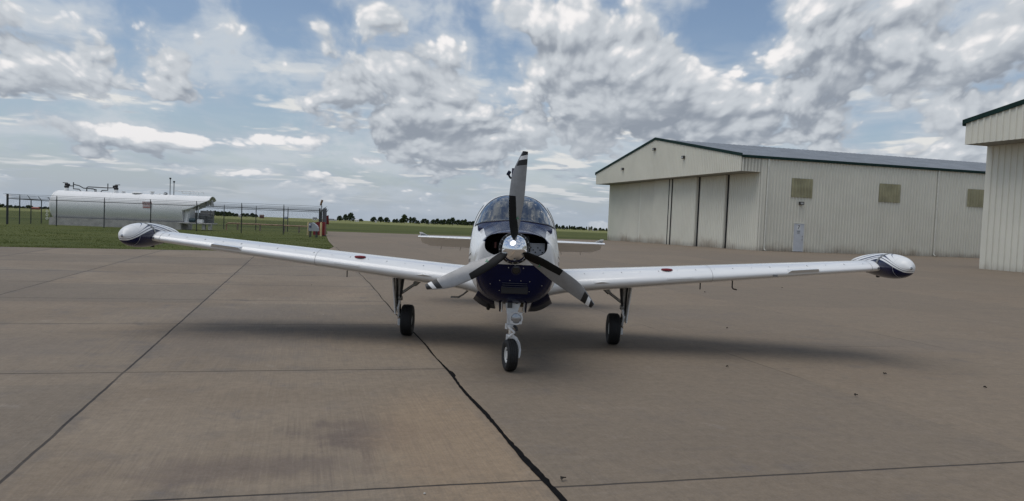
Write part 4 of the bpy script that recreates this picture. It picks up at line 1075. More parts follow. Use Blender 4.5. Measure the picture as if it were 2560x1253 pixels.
# ---- propeller
HUB = Vector((-.016, -2.71, 1.405))
def propeller():
    m = MB(); pr = [(0, -.30)] + [(.146 * math.sqrt(max(0, 1 - ((a) ** 2.0))) ** 1.0, -.02 - .28 * a) for a in np.linspace(.985, 0, 18)] + [(.148, .02)]
    m.lathe(pr, 'Y', 64, HUB); sp = m.build('spinner', CHROME, PL_, True)
    m = MB(); m.lathe([(.148, .02), (.162, .022), (.168, .03), (.168, .075), (.14, .085), (0, .085)], 'Y', 56, HUB); m.build('backplate', BLK, sp, True)
    m = MB(); m.lathe([(.150, .085), (.150, .24)], 'Y', 40, HUB); m.build('hub_shroud', simple('hub black', (.012, .012, .012), .5), sp, True)
    for i in range(18):
        a = 2 * PI * i / 18 + .1; m = MB(); m.lathe([(0, -.004), (.006, -.003), (.006, .003), (0, .004)], 'Y', 8, HUB + Vector((.158 * math.cos(a), .020, .158 * math.sin(a)))); m.build('screw', STEEL, sp)
    PXM = .00418
    sv = np.array([30, 45, 60, 90, 130, 170, 200, 220, 234, 243]) * PXM
    le = np.array([12, 16, 19.5, 23.5, 26.5, 25.5, 20, 13, 7.5, 4.0]) * PXM
    te = np.array([5.5, 5.5, 7, 9.5, 12, 11.5, 11, 10.5, 10, 9.7]) * PXM
    pit = np.radians(np.interp(sv, [.12, .3, .6, 1.02], [46, 36, 25, 17])); thk = np.interp(sv, [.12, .25, .5, 1.02], [.040, .028, .018, .008])
    rows = sorted(list(np.linspace(30, 205, 44)) + [207.5, 211, 215, 219, 222, 225, 229, 232.5, 235, 238, 241, 243]); rows = [r_ * PXM for r_ in rows]; NS, NA = len(rows) - 1, 28
    for k in range(3):
        rot = Matrix.Rotation(math.radians(3.3 + 120 * k), 4, 'Y'); vs = []; fs = []; mi = []
        def P(s, u, side, grow=0.0):
            l, e = float(pchip(s, sv, le)), float(pchip(s, sv, te)); pt = float(np.interp(s, sv, pit)); tk = float(np.interp(s, sv, thk)) + grow
            w = l - (l + e) * u                      # +: towards the leading edge (photo left of the upright blade)
            camber = .012 * math.sin(PI * u)
            th = tk * math.sqrt(max(u, 0)) * (1 - u) ** .75 * 1.9 + grow * .3
            y = -math.tan(pt) * w - camber + (-th if side > 0 else th) * .5
            v = rot @ Vector((-w, y, s)); return HUB + v
        for i in range(NS + 1):
            s = rows[i]
            for j in range(NA):
                u = j / (NA / 2); uc = .5 - .5 * math.cos(PI * u) if u <= 1 else .5 + .5 * math.cos(PI * (u - 1))
                se = s + (uc - .55) * 7 * PXM * float(np.interp(s / PXM, [170, 200, 236, 243], [0, 1, 1, 0]))
                vs.append(P(se, uc, 1 if u <= 1 else -1))
        for i in range(NS):
            s = (rows[i] + rows[i + 1]) / 2 / PXM
            for j in range(NA):
                q = (j + 1) % NA; fs.append((i * NA + j, i * NA + q, (i + 1) * NA + q, (i + 1) * NA + j))
                uc = (j + .5) / (NA / 2); uc = .5 - .5 * math.cos(PI * uc) if uc <= 1 else .5 + .5 * math.cos(PI * (uc - 1))
                sl_ = s
                mi.append(0 if (sl_ < 207 or uc < .08) else (1 if sl_ < 222 else (2 if sl_ < 233 else 1)))
        fs.append(tuple(range(NA))); mi.append(0); fs.append(tuple(NS * NA + j for j in range(NA))); mi.append(1)
        bl = raw('propeller_blade', vs, fs, [BLADE, BLK, WHITEP], PL_, True, mi)
        bm = bmesh.new(); bm.from_mesh(bl.data); bmesh.ops.recalc_face_normals(bm, faces=bm.faces[:]); bm.to_mesh(bl.data); bm.free()
        bl.data.polygons.foreach_set('use_smooth', [True] * len(bl.data.polygons)); bl.data.set_sharp_from_angle(angle=math.radians(50))
        # rubber boot on the leading edge of the inner half
        vs = []; fs = []; nb = 26; ub = 9
        for i in range(nb + 1):
            s = (31 + 99 * i / nb) * PXM; cut = float(np.interp(s / PXM, [30, 45, 80, 130], [1.0, .98, .62, .43]))
            for j in range(-ub, ub + 1):
                vs.append(P(s, abs(j / ub) ** 1.6 * cut * .98, 1 if j >= 0 else -1, .003) )
        w_ = 2 * ub + 1
        for i in range(nb):
            for j in range(w_ - 1): fs.append((i * w_ + j, i * w_ + j + 1, (i + 1) * w_ + j + 1, (i + 1) * w_ + j))
        raw('deice_boot', vs, fs, RUB, bl, True)
        # small green three armed maker's mark on the blade face
        q = MB()
        for a in (90, 210, 330):
            ca, sa = math.cos(math.radians(a)), math.sin(math.radians(a)); pts = []
            for r_, wd in ((.002, .004), (.012, .0045), (.021, .001)): pts.append((r_, wd))
            ring = [(ca * r - sa * w, sa * r + ca * w) for r, w in pts] + [(ca * r + sa * w, sa * r - ca * w) for r, w in pts[::-1]]
            s0 = 76 * PXM; l, e = float(pchip(s0, sv, le)), float(pchip(s0, sv, te)); pts3 = []
            for dx, dz in ring:
                s_ = s0 + dz; l, e = float(pchip(s_, sv, le)), float(pchip(s_, sv, te)); w = -.002 - dx; u = (l - w) / (l + e)
                pts3.append(P(s_, u, 1, .0) + Vector((0, -.0025, 0)))
            q.add(pts3, [tuple(range(len(pts3)))])
        q.build('emblem', simple('green mark', (.03, .22, .11), .5), bl)
propeller()

# ---- chin details
def front_y(x, z):
    """depth of the nose skin at a point seen from the front (search the nose bowl, then the belly)"""
    best = None
    for q in range(0, 15):
        pass
    return best
def chin():
    dg = PL_.children
    me = [c for c in dg if c.name == 'fuselage'][0].data
    from mathutils.bvhtree import BVHTree
    bvh = BVHTree.FromPolygons([v.co.copy() for v in me.vertices], [tuple(p.vertices) for p in me.polygons])
    def hit(x, z):
        h, n, i, d_ = bvh.ray_cast(Vector((x, -4, z)), Vector((0, 1, 0)))
        return (h, n) if h else (Vector((x, -2.2, z)), Vector((0, -1, 0)))
    h, n = hit(.012, 1.165); n = n if n.y < 0 else -n
    M = n.to_track_quat('Z', 'Y').to_matrix()
    q = MB(); q.lathe([(.055, .0), (.055, .008), (.044, .012), (.042, .004), (0, .004)], 'Z', 28, h, M); lo = q.build('inlet_ring', simple('navy ring', PAINT_N, .3), PL_, True)
    q = MB(); q.lathe([(.043, .006), (.03, .012), (0, .014)], 'Z', 24, h, M); q.build('lens', mat('dark lens', (.03, .03, .03), .05, .3), lo, True)
    # louvred vent
    vent = None
    for k in range(5):
        z = 1.02 - .024 * k; h, n = hit(0.0, z); q = MB(); q.box((.005, h.y - .004, z), (.27, .022, .010), bev=.003)
        if vent is None: q0 = MB(); h2, _ = hit(0, .972); q0.box((.005, h2.y + .012, .972), (.29, .03, .14), bev=.01); vent = q0.build('air_vent', simple('vent black', (.008, .008, .010), .5), PL_)
        q.build('louver', simple('louver navy', (.014, .016, .035), .4), vent)
    for x, z in ((-.16, 1.045), (.165, 1.045), (-.16, .93), (.165, .93), (-.05, 1.05), (.07, 1.05), (-.26, 1.0), (.3, 1.0), (-.07, 1.19), (.09, 1.19), (.0, 1.222)):
        h, n = hit(x, z); q = MB(); q.lathe([(0, .004), (.006, .003), (.007, 0)], 'Z', 8, h, (n if n.y < 0 else -n).to_track_quat('Z', 'Y').to_matrix()); q.build('screw', STEEL, PL_)
    # open cowl flaps, one on each side of the belly
    for s in (-1, 1):
        vs = []; n_ = 14
        for i in range(n_ + 1):
            f = i / n_; h_ = sec_pt(-1.62, math.radians(-42 - 26 * f)); bulge = .035 * math.sin(PI * f)
            vs.append((s * (.50 - .29 * f), -1.0, .672 - .115 * f - bulge)); vs.append((s * h_.x, -1.62, h_.z + .004))
        o = raw('cowl_flap', vs, [(2 * i, 2 * i + 2, 2 * i + 3, 2 * i + 1) for i in range(n_)], AN, PL_, True)
        sm = o.modifiers.new('thick', 'SOLIDIFY'); sm.thickness = .02
    q = MB(); q.tube([(-.30, -1.25, .70), (-.30, -1.12, .585), (-.30, -.98, .555)], .024, 12); q.build('exhaust_pipe', DGEAR, PL_, True)
chin()

# ---- wings
def airfoil(u, up, t, cam=.02):
    yt = 5 * t * (.2969 * math.sqrt(max(u, 0)) - .126 * u - .3516 * u * u + .2843 * u ** 3 - .1036 * u ** 4)
    p = .25; yc = cam / p ** 2 * (2 * p * u - u * u) if u < p else cam / (1 - p) ** 2 * (1 - 2 * p + 2 * p * u - u * u)
    return yc + (yt if up else -yt)
def wing_at(ax):
    f = (ax - .45) / 4.45
    return dict(le=-.80 + .14 * f + (-.22 * max(0, 1 - (ax - .45) / .42) ** 2 if ax < .87 else 0), ch=2.16 - 1.12 * f + (.22 * max(0, 1 - (ax - .45) / .42) ** 2 if ax < .87 else 0),
                z=.902 + .0937 * (ax - .96) , t=.158 - .022 * f, inc=math.radians(3.4 - 2.6 * f))
def wing_pt(s, ax, u, up, off=0.0):
    w = wing_at(ax); zz = airfoil(u, up, w['t']) * w['ch'] + (off if up else -off); yy = u * w['ch']
    ci, si = math.cos(w['inc']), math.sin(w['inc'])
    return Vector((s * ax, w['le'] + yy * ci + zz * si, w['z'] - yy * si + zz * ci))
def wing_part(name, s, a0, a1, u0, u1, m, n=40, k=30, close=True, droop=0.0):
    vs = []; fs = []; loop = []
    for j in range(k + 1): loop.append((u1 + (u0 - u1) * (1 - math.cos(PI / 2 * j / k)) if u0 == 0 else u1 + (u0 - u1) * j / k, True))
    lo = [(q[0], False) for q in loop[::-1]][(1 if u0 == 0 else 0):]
    loop = [((1 - (1 - 0) * (0)) * q[0], q[1]) for q in loop] + lo
    if u0 == 0:
        loop = [(u1 * (1 - math.sin(PI / 2 * j / k)) ** 1.0 if False else u1 * (1 - j / k) ** 2, True) for j in range(k + 1)] + [(u1 * (j / k) ** 2, False) for j in range(1, k + 1)]
    L = len(loop)
    for i in range(n + 1):
        ax = a0 + (a1 - a0) * i / n
        for u, up in loop: vs.append(wing_pt(s, ax, u, up))
    for i in range(n):
        for j in range(L):
            q = (j + 1) % L; fs.append((i * L + j, i * L + q, (i + 1) * L + q, (i + 1) * L + j))
    fs += [tuple(range(L)), tuple(n * L + j for j in range(L))]
    me = MB().add(vs, fs); return me.build(name, m, PL_, True)
def wings():
    for s in (-1, 1):
        w = wing_part('wing', s, .42, 4.93, 0, .74, AW, 60)
        wing_part('flap', s, .60, 2.55, .745, 1.0, AW, 20, 8); wing_part('aileron', s, 2.57, 4.75, .745, 1.0, AW, 20, 8)
        # landing light fairing wedge on the leading edge, stall strips
        a0, a1 = 3.62, 3.98
        def wedge(name, a0, a1, u, h, m, tap=.06):
            vs = []; fs = []
            for ax in (a0, a0 + tap, a1 - tap, a1):
                hh = h if a0 < ax < a1 else 0.001
                p0 = wing_pt(s, ax, u, True); p1 = wing_pt(s, ax, .035, False); w_ = wing_at(ax)
                tip = Vector((s * ax, w_['le'] - hh * .8, w_['z'] + hh * .55))
                vs += [p0, tip, p1]
            for i in range(3):
                for j in range(3):
                    q = (j + 1) % 3; fs.append((3 * i + j, 3 * i + q, 3 * i + 3 + q, 3 * i + 3 + j))
            fs += [(0, 1, 2), (9, 10, 11)]
            MB().add(vs, fs).build(name, m, w)
        wedge('leading_edge_wedge', 3.60, 4.02, .03, .07, AW, .035)
        wedge('stall_strip', 1.05, 1.28, .004, .035, AW, .10)
        q = MB(); p0, p1 = wing_pt(s, 2.02, .002, True), wing_pt(s, 2.36, .002, True); d_ = Vector((0, -.012, .004)); q.prism([p0 + d_, p1 + d_, p1 + d_ + Vector((0, -.004, -.018)), p0 + d_ + Vector((0, -.004, -.018))], (0, .02, 0)); q.build('stall_strip', GREYP if False else AW, w)
        c = wing_pt(s, 2.05, .10, True); q = MB(); nrm = (wing_pt(s, 2.05, .10, True, .02) - c).normalized(); M = nrm.to_track_quat('Z', 'Y').to_matrix()
        q.lathe([(.075, -.01), (.075, .008), (.06, .016), (0, .02)], 'Z', 24, c, M); q.build('fuel_cap', REDC, w, True)
        pass
        for i in range(16):
            ax = .95 + .245 * i; p = wing_pt(s, ax, .072, True); q = MB(); an = .28 * (1 if i % 2 else -1)
            dv = Vector((math.sin(an) * .018, math.cos(an) * .018, 0)); q.prism([p - dv, p + dv, p + dv + Vector((0, 0, .013))], (.003, 0, 0)); q.build('vortex_generator', simple('grey vane', (.30, .31, .32), .5), w)
        q = MB(); p = wing_pt(s, 4.80, .02, True); q.lathe([(0, -.004), (.016, -.003), (.016, .004), (0, .006)], 'Y', 10, p + Vector((0, -.02, -.03))); q.build('access_screw', STEEL, w)
        # joint lines
        for ax in (2.62, 4.72):
            vs = []; fs = []; us = [.25 * (1 - j / 10) ** 2 for j in range(11)]; lp = [(u, True) for u in us] + [(u, False) for u in us[::-1][1:]]
            for u, up in lp:
                for da in (-.004, .004): vs.append(wing_pt(s, ax + da, u, up, .0015) + Vector((0, -.0015 if u < .01 else 0, 0)))
            fs = [(2 * i, 2 * i + 1, 2 * i + 3, 2 * i + 2) for i in range(len(lp) - 1)]
            raw('skin_seam', vs, fs, simple('seam grey', (.42, .42, .42), .5), w)
        p = wing_pt(s, 2.30 if s < 0 else 2.6, .33, False); q = MB(); q.tube([p + Vector((0, 0, .01)), p + Vector((0, 0, -.10))], .008, 6); q.build('tie_down_ring', DGEAR, w)
        if s > 0:
            p = wing_pt(s, 3.02, .30, False); q = MB(); q.tube([p + Vector((0, 0, .02)), p + Vector((0, 0, -.10)), p + Vector((.008, -.02, -.118)), p + Vector((.03, -.10, -.122))], .009, 8); q.build('pitot_tube', DGEAR, w, True)
            p = wing_pt(s, 3.44, .002, True); q = MB(); q.box(p + Vector((0, -.008, -.035)), (.055, .02, .03), bev=.006); q.build('stall_vane_plate', simple('grey plate', (.22, .22, .22), .4, .5), w)
        # tip tank
        tx = 4.975; cz = .902 + .0937 * (tx - .96) + .02; cy = -.33
        prof = []
        for i in range(41):
            f = i / 40; y = -.78 + 1.62 * f
            r = .163 * (math.sin(PI * min(1, f ** .62)) ** .5 if False else (4 * f ** .62 * (1 - f ** .62)) ** .72) if 0 < f < 1 else 0
            prof.append((r, y))
        q = MB(); q.lathe(prof, 'Y', 48); tk = q.build('tip_tank', POD, PL_, True); tk.location = (s * tx, cy, cz)
        # strap over the tank
        def tr(y): return float(np.interp(y, [p_[1] for p_ in prof], [p_[0] for p_ in prof]))
        vs = []; fs = []
        for i in range(29):
            a = math.radians(-28 + 150 * i / 28); ca = math.cos(a) * (-s if False else 1)
            for yo in (-.026, .026):
                y = -.30 + yo + .06 * math.cos(a); r = tr(y) + .004
                vs.append((-s * r * math.cos(a) if True else 0, y, r * math.sin(a)))
        fs = [(2 * i, 2 * i + 1, 2 * i + 3, 2 * i + 2) for i in range(28)]
        raw('strap', vs, fs, GREYP, tk, True)
        q = MB(); q.lathe([(tr(-.602) + .0008, -.002), (tr(-.60) + .0012, .0), (tr(-.598) + .0008, .002)], 'Y', 40, (0, -.60, 0)); q.build('nose_seam', simple('pale seam', (.62, .62, .62), .5), tk, True)
        q = MB(); q.lathe([(.020, -.0), (.017, -.012), (0, -.018)], 'Y', 16, (s * .012, -.765, 0)); q.build('position_light', LAMPG, tk, True)
        q = MB(); q.lathe([(.028, 0), (.024, -.02), (0, -.028)], 'Z', 14, (0, .02, -tr(.02) + .003)); q.build('drain', DGEAR, tk, True)
        q = MB(); q.lathe([(.03, -.002), (.03, .004), (0, .004)], 'X', 14, (-s * (tr(.12) * .80), .10, -tr(.12) * .62)); q.build('vent_hole', BLK, tk, True)
wings()
# boarding step under the photo-left wing root
q = MB(); q.tube([(-.52, -.35, .78), (-.66, -.40, .66), (-.72, -.42, .625)], .012, 8); q.box((-.765, -.42, .622), (.12, .10, .018), bev=.005); q.build('boarding_step', GEARG, PL_)

# ---- tail
def tail():
    for s in (-1, 1):
        vs = []; fs = []; n = 10; k = 12
        lp = [((1 - j / k) ** 2, True) for j in range(k + 1)] + [((j / k) ** 2, False) for j in range(1, k + 1)]
        for i in range(n + 1):
            f = i / n; x = .06 + 1.78 * f; le = 4.02 + .10 * f; ch = .80 - .30 * f
            for u, up in lp:
                yt = airfoil(u, up, .10, 0) * ch; vs.append((s * x, le + u * ch, 1.296 + yt))
        L = len(lp)
        for i in range(n):
            for j in range(L): q_ = (j + 1) % L; fs.append((i * L + j, i * L + q_, (i + 1) * L + q_, (i + 1) * L + j))
        fs.append(tuple(n * L + j for j in range(L)))
        hs = MB().add(vs, fs).build('horizontal_stabilizer', AW, PL_, True)
        # drooping elevator
        vs = []; fs = []; dr = math.radians(29)
        for i in range(n + 1):
            f = i / n; x = .10 + 1.74 * f; y0 = 4.80 - .19 * f; ch = (.45 - .06 * f) * (1 if f < .9 else (1 - ((f - .9) / .1) ** 2 * .35))
            for j, th in ((0, .03), (.5, .018), (1, .003)):
                for sg in (1, -1):
                    yy, zz = j * ch, th * sg; vs.append((s * x, y0 + yy * math.cos(dr) + zz * math.sin(dr), 1.286 - yy * math.sin(dr) + zz * math.cos(dr)))
        order = [0, 2, 4, 5, 3, 1]
        for i in range(n):
            for j in range(6):
                a, b = order[j], order[(j + 1) % 6]; fs.append((i * 6 + a, i * 6 + b, (i + 1) * 6 + b, (i + 1) * 6 + a))
        fs += [tuple(n * 6 + a for a in order), tuple(order)]
        el = MB().add(vs, fs).build('elevator', AW, PL_, True)
        q = MB(); x1 = s * 1.84; q.prism([(x1, 4.62, 1.28), (x1 - s * .20, 4.60, 1.30), (x1 - s * .05, 4.34, 1.385), (x1, 4.32, 1.39)], (0, .06, -.03)); q.build('horn_balance', AW, el)
        for x in (1.45, 1.05, .65):
            q = MB(); f = (x - .1) / 1.74; yb = 4.80 - .19 * f + (.45 - .06 * f) * math.cos(dr); zb_ = 1.286 - (.45 - .06 * f) * math.sin(dr); q.tube([(s * x, yb, zb_), (s * (x + .02), yb + .12, zb_ - .07)], .004, 5); q.build('static_wick', DGEAR, el)
    # fin and rudder
    def fin(name, pts, th, m):
        q = MB(); q.prism([(-th / 2, y, z) for y, z in pts], (th, 0, 0)); return q.build(name, m, PL_)
    vs = []; fs = []; prof = [(1.40, 3.75, .95, .085), (1.8, 4.05, .80, .075), (2.3, 4.40, .62, .06), (2.62, 4.62, .50, .05)]
    for z, y, ch, th in prof:
        for u, w in ((0, .25), (.08, .8), (.3, 1), (.7, .8), (1, .5), (1, -.5), (.7, -.8), (.3, -1), (.08, -.8), (0, -.25)): vs.append((w * th / 2, y + u * ch, z))
    for i in range(3):
        for j in range(10): fs.append((i * 10 + j, i * 10 + (j + 1) % 10, (i + 1) * 10 + (j + 1) % 10, (i + 1) * 10 + j))
    fs += [tuple(30 + j for j in range(10))]
    fo = MB().add(vs, fs).build('vertical_fin', AW, PL_, True)
    q = MB(); q.prism([(-.045, 4.60, 2.615), (-.045, 5.30, 2.60), (-.045, 5.28, 2.74), (-.045, 4.68, 2.755)], (.06, 0, 0)); q.build('fin_cap', AN, fo)
    q = MB(); q.prism([(-.02, 4.72, 1.42), (-.02, 5.2, 1.42), (-.02, 5.34, 2.59), (-.02, 5.12, 2.6), (-.02, 4.86, 1.8)], (.04, 0, 0)); q.build('rudder', AW, PL_)
    q = MB(); q.tube([(-.02, 5.0, 2.55), (-.075, 4.98, 2.58), (-.10, 4.96, 2.62)], .022, 8); q.box((-.105, 4.95, 2.665), (.07, .14, .10), Matrix.Rotation(.5, 3, 'Y'), bev=.015); q.build('beacon', AN, fo)
tail()

# ---- landing gear
def wheel(parent, c, R, W, rim_r, rz, groov):
    M = rotz(rz)
    hw = W / 2; pr = [(rim_r, -hw * .62), (rim_r + .012, -hw * .80), (R * .80, -hw), (R * .90, -hw * .95), (R * .965, -hw * .78)]
    for k in range(groov):
        x = -hw * .55 + hw * 1.1 * k / (groov - 1); e = R * (1 - .02 * abs(x / hw) ** 2)
        pr += [(e, x - .006), (e - .007, x - .004), (e - .007, x + .004), (e, x + .006)]
    pr += [(R * .965, hw * .78), (R * .90, hw * .95), (R * .80, hw), (rim_r + .012, hw * .80), (rim_r, hw * .62)]
    q = MB(); q.lathe(pr, 'X', 56, c, M, closed=True); q.build('tyre', TYRE, parent, True)
    q = MB(); q.lathe([(rim_r + .004, -hw * .70), (rim_r - .012, -hw * .66), (rim_r - .02, -hw * .40), (.05, -hw * .34), (.045, -hw * .62), (.0, -hw * .64)], 'X', 36, c, M)
    q.lathe([(rim_r + .004, hw * .70), (rim_r - .012, hw * .66), (rim_r - .02, hw * .40), (.05, hw * .34), (.045, hw * .62), (.0, hw * .64)], 'X', 36, c, M); q.lathe([(rim_r - .004, -hw * .7), (rim_r - .004, hw * .7)], 'X', 36, c, M); q.build('rim', RIM, parent, True)
    for sd in (-1, 1):
        for i in range(6):
            a = 2 * PI * i / 6; p = Vector((sd * hw * .39, .62 * rim_r * math.cos(a), .62 * rim_r * math.sin(a))); q = MB(); q.lathe([(0, -.008), (.012, -.008), (.012, .008), (0, .008)], 'X', 8, Vector(c) + M @ p, M); q.build('wheel_bolt', DGEAR, parent)
def nose_gear():
    y = -2.15; st = math.radians(13)
    q = MB(); q.prism([(-.098, y + .02, .86), (.108, y + .02, .86), (.10, y, .80), (.055, y - .01, .68), (.01, y - .03, .55), (-.045, y - .03, .55), (-.075, y - .01, .70)], (0, .05, 0)); ng = q.build('nose_gear', GEARW, PL_)
    q = MB(); q.tube([(-.02, y + .06, .90), (-.02, y + .06, .50)], .042, 16); q.build('strut_housing', GEARW, ng, True)
    q = MB(); q.tube([(-.02, y + .06, .52), (-.02, y + .05, .385)], .026, 16); q.build('strut', mat('chromed strut', (.7, .7, .7), .12, 1.0), ng, True)
    q = MB(); q.box((-.035, y - .028, .765), (.055, .012, .10), bev=.003); q.build('data_plate', simple('grey black plate', (.05, .055, .06), .4), ng)
    q = MB(); q.lathe([(.026, 0), (.026, .006), (0, .006)], 'Y', 16, (.04, y - .03, .79)); q.build('lightening_hole', BLK, ng, True)
    # landing light
    c = (.04, y - .10, .613); q = MB(); q.lathe([(.058, -.02), (.074, -.02), (.074, .0), (.060, .02), (.02, .05), (0, .05)], 'Y', 32, c)
    for i in range(4):
        a = PI / 4 + i * PI / 2; q.box((c[0] + .07 * math.cos(a), c[1] - .008, c[2] + .07 * math.sin(a)), (.03, .02, .03), bev=.008)
    q.build('light_housing', GEARW, ng, True)
    q = MB(); q.lathe([(.058, -.012), (.04, -.022), (0, -.026)], 'Y', 28, c); lo = q.build('landing_light', LAMPG, ng, True)
    q = MB(); q.box((c[0], c[1] - .024, c[2]), (.11, .008, .008)); q.build('filament_bar', STEEL, ng)
    q = MB(); q.tube([(.03, y - .06, .61), (.0, y, .60), (-.02, y + .05, .60)], .016, 8); q.build('light_bracket', GEARW, ng)
    # torque links, steering collar, fork
    q = MB(); q.box((-.02, y + .04, .505), (.10, .10, .035), bev=.008); q.box((-.065, y + .02, .50), (.03, .06, .06), bev=.006); q.build('collar', GEARW, ng)
    q = MB(); q.tube([(-.04, y - .01, .50), (.03, y - .055, .445)], [.016, .011], 8); q.build('torque_link', GEARW, ng); q = MB(); q.tube([(.03, y - .055, .445), (-.03, y - .01, .385)], [.011, .016], 8); q.build('torque_link', GEARW, ng)
    q = MB(); q.tube([(.02, y - .02, .52), (.05, y - .03, .49), (.055, y - .03, .46)], .018, 8); q.build('shimmy_damper', DGEAR, ng)
    q = MB(); q.box((-.02, y + .04, .385), (.085, .10, .04), bev=.01); q.box((-.055, y + .01, .375), (.02, .04, .06), bev=.006); q.build('axle_head', GEARW, ng)
    pts = [(.0, y + .04, .395), (.05, y + .045, .36), (.085, y + .045, .30), (.098, y + .03, .24), (.092, y + .015, .18), (.085, y, .155)]
    vs = []; fs = []
    for i, p in enumerate(pts):
        p = Vector(p); t_ = (Vector(pts[min(i + 1, 5)]) - Vector(pts[max(i - 1, 0)])).normalized(); side = Vector((0, 1, 0)).cross(t_).normalized(); w = (.022, .024, .022, .019, .016, .014)[i]
        for a, b in ((-1, -1), (1, -1), (1, 1), (-1, 1)): vs.append(p + side * w * a * .75 + Vector((0, .042 * b, 0)))
    for i in range(5):
        for j in range(4): fs.append((4 * i + j, 4 * i + (j + 1) % 4, 4 * i + 4 + (j + 1) % 4, 4 * i + 4 + j))
    fs += [(0, 1, 2, 3), (20, 21, 22, 23)]
    o = MB().add(vs, fs).build('fork', GEARW, ng, True); b_ = o.modifiers.new('bev', 'BEVEL'); b_.width = .006; b_.segments = 2
    wheel(ng, (-.012, y, .180), .180, .125, .085, st, 4)
    # doors and links behind the leg
    for s in (-1, 1):
        q = MB(); q.prism([(s * .15, y + .0, .86), (s * .145, y + .55, .86), (s * .13, y + .5, .66), (s * .14, y + .05, .66)], (s * .014, 0, 0)); q.build('gear_door', AN, PL_)
        q = MB(); q.prism([(s * .128, y + .02, .85), (s * .125, y + .5, .85), (s * .112, y + .45, .655), (s * .12, y + .06, .655)], (s * .01, 0, 0)); q.build('door_liner', GEARW, ng)
    q = MB(); q.tube([(.08, y + .05, .86), (.05, y + .12, .70), (.02, y + .08, .62)], .014, 8); q.build('drag_brace', GEARG, ng)
    q = MB(); q.tube([(.10, y + .15, .86), (.095, y + .10, .72)], .022, 8); q.build('actuator_rod', simple('brassy rod', (.22, .17, .09), .4, .5), ng)
    q = MB(); q.tube([(-.08, y + .10, .86), (-.06, y + .16, .66)], .012, 8); q.build('brake_line', RUB, ng)
nose_gear()
def main_gear():
    for s in (-1, 1):
        top = Vector((s * 1.60, .0, .90)); ax_ = Vector((s * 1.575, .02, .235))
        q = MB(); q.tube([top + Vector((0, 0, .06)), Vector((s * 1.59, .01, .52))], [.050, .040], 14); mg = q.build('main_gear', GEARG, PL_, True)
        q = MB(); q.tube([Vector((s * 1.59, .01, .54)), ax_ + Vector((0, 0, -.01))], .026, 14); q.build('strut', mat('chromed strut', (.6, .6, .6), .15, 1.0), mg, True)
        q = MB(); q.lathe([(.046, -.03), (.052, -.02), (.052, .02), (.046, .03)], 'Z', 16, (s * 1.59, .01, .53)); q.build('collar', GEARG, mg, True)
        q = MB(); q.prism([(s * 1.665, -.17, .905), (s * 1.665, .2, .905), (s * 1.615, .16, .32), (s * 1.615, -.12, .32)], (s * .016, 0, 0)); q.build('gear_door', AW, mg)
        q = MB(); q.prism([(s * 1.648, -.10, .89), (s * 1.648, -.06, .89), (s * 1.605, -.05, .36), (s * 1.605, -.09, .36)], (s * .014, 0, 0)); q.build('door_rib', GEARG, mg)
        q = MB(); q.tube([Vector((s * 1.56, .0, .60)), Vector((s * 1.38, .0, .73))], [.020, .020], 10); q.tube([Vector((s * 1.38, .0, .73)), Vector((s * 1.26, .0, .825))], [.034, .026], 10); q.build('side_brace', GEARG, mg, True)
        q = MB(); q.tube([Vector((s * 1.38, -.02, .73)), Vector((s * 1.345, -.02, .85))], .015, 8); q.build('lock_link', GEARG, mg)
        q = MB(); q.tube([Vector((s * 1.53, -.02, .90)), Vector((s * 1.555, -.03, .62)), Vector((s * 1.58, -.02, .50))], [.022, .016, .014], 8); q.build('retract_rod', DGEAR, mg)
        q = MB(); q.tube([Vector((s * 1.63, -.06, .86)), Vector((s * 1.61, -.07, .6)), Vector((s * 1.60, -.06, .40)), Vector((s * 1.56, -.06, .26))], .009, 6); q.build('brake_line', RUB, mg)
        q = MB(); q.tube([Vector((s * 1.575, -.05, .50)), Vector((s * 1.58, -.13, .40))], [.017, .012], 8); q.build('torque_link', GEARW, mg); q = MB(); q.tube([Vector((s * 1.58, -.13, .40)), Vector((s * 1.575, -.05, .28))], [.012, .017], 8); q.build('torque_link', GEARW, mg)
        q = MB(); q.tube([ax_, Vector((s * 1.42, .02, .222))], .024, 12); q.build('axle', GEARG, mg, True)
        q = MB(); q.lathe([(0, -.02), (.075, -.02), (.078, .0), (.075, .02), (0, .02)], 'X', 24, (s * 1.552, .02, .222)); q.build('brake_disc', GEARG, mg, True)
        q = MB(); q.box((s * 1.56, -.075, .20), (.05, .05, .09), bev=.01); q.build('brake_caliper', GEARW, mg)
        q = MB(); q.box((s * 1.60, -.06, .40), (.03, .03, .03), bev=.006); q.build('white_tag', WHITEP, mg)
        wheel(mg, (s * 1.462, .02, .221), .221, .165, .085, 0, 5)
        q = MB(); q.box((s * 1.60, .02, .925), (.12, .34, .05)); q.build('wheel_well', BLK, PL_)
main_gear()
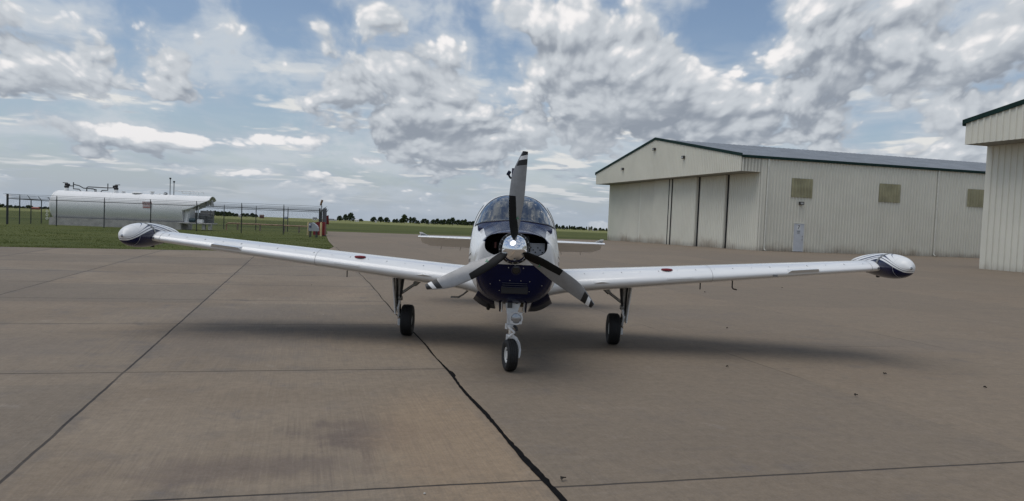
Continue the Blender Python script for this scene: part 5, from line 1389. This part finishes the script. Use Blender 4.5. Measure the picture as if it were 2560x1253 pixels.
# ---- bits of leaf and grit lying on the apron
def debris():
    items = [(1955, 721, 'dark leaf scrap on the apron below the right tip tank'), (1762, 732, 'dark leaf scrap on the apron beyond the right main wheel'), (1818, 823, 'small dark scrap on the apron in the wing shadow'),
             (1818, 920, 'twig lying on the apron right of the nose wheel'), (2212, 938, 'small dark scrap below the right wing tip'), (2463, 972, 'dark leaf scrap near the right edge of the photo'), (2140, 992, 'curled leaf scrap in the open right foreground'),
             (779, 713, 'tiny dark pebble under the photo-left wing'), (1062, 1236, 'pale pebble at the bottom edge left of the tar seam'), (808, 787, 'white speck of grit left of the photo-left main wheel'), (1408, 1203, 'dry leaf tuft at the tar seam')]
    dk, pl = simple('dead leaf', (.03, .024, .018), .9), simple('pale stone', (.5, .48, .44), .8)
    for px, py, lab in items:
        g_ = G(px, py); r = random.Random(px); s = .016 + .008 * r.random(); q = MB()
        if 'pebble' in lab or 'grit' in lab:
            bm = bmesh.new(); bmesh.ops.create_icosphere(bm, subdivisions=2, radius=s * .45)
            for v in bm.verts: v.co *= 1 + .25 * math.sin(v.co.x * 190 + v.co.y * 130); v.co.z = v.co.z * .6 + s * .2
            bm.verts.index_update(); q.add([v.co.copy() for v in bm.verts], [[v.index for v in f.verts] for f in bm.faces]); bm.free(); m_ = pl if 'pale' in lab or 'white' in lab else dk; nm = 'pebble'
        else:
            vs = []; fs = []; n = 7
            for i in range(n):
                f = i / (n - 1); w = s * .5 * math.sin(PI * f) ** .7 + .001
                for k in (-1, 0, 1): vs.append(((f - .5) * s * 2.4, k * w + .01 * math.sin(f * 5), .006 + (.018 if k else .004) * math.sin(PI * f) + .01 * r.random()))
            for i in range(n - 1):
                for k in range(2): fs.append((3 * i + k, 3 * i + k + 1, 3 * i + k + 4, 3 * i + k + 3))
            q.add(vs, fs); m_ = dk; nm = 'dead_leaf'
        o = q.build(nm, m_, None, True); o.location = (g_.x, g_.y, .002); o.rotation_euler = (0, 0, r.random() * 6); tag(o, lab, 'pebble' if nm == 'pebble' else 'leaf')
debris()
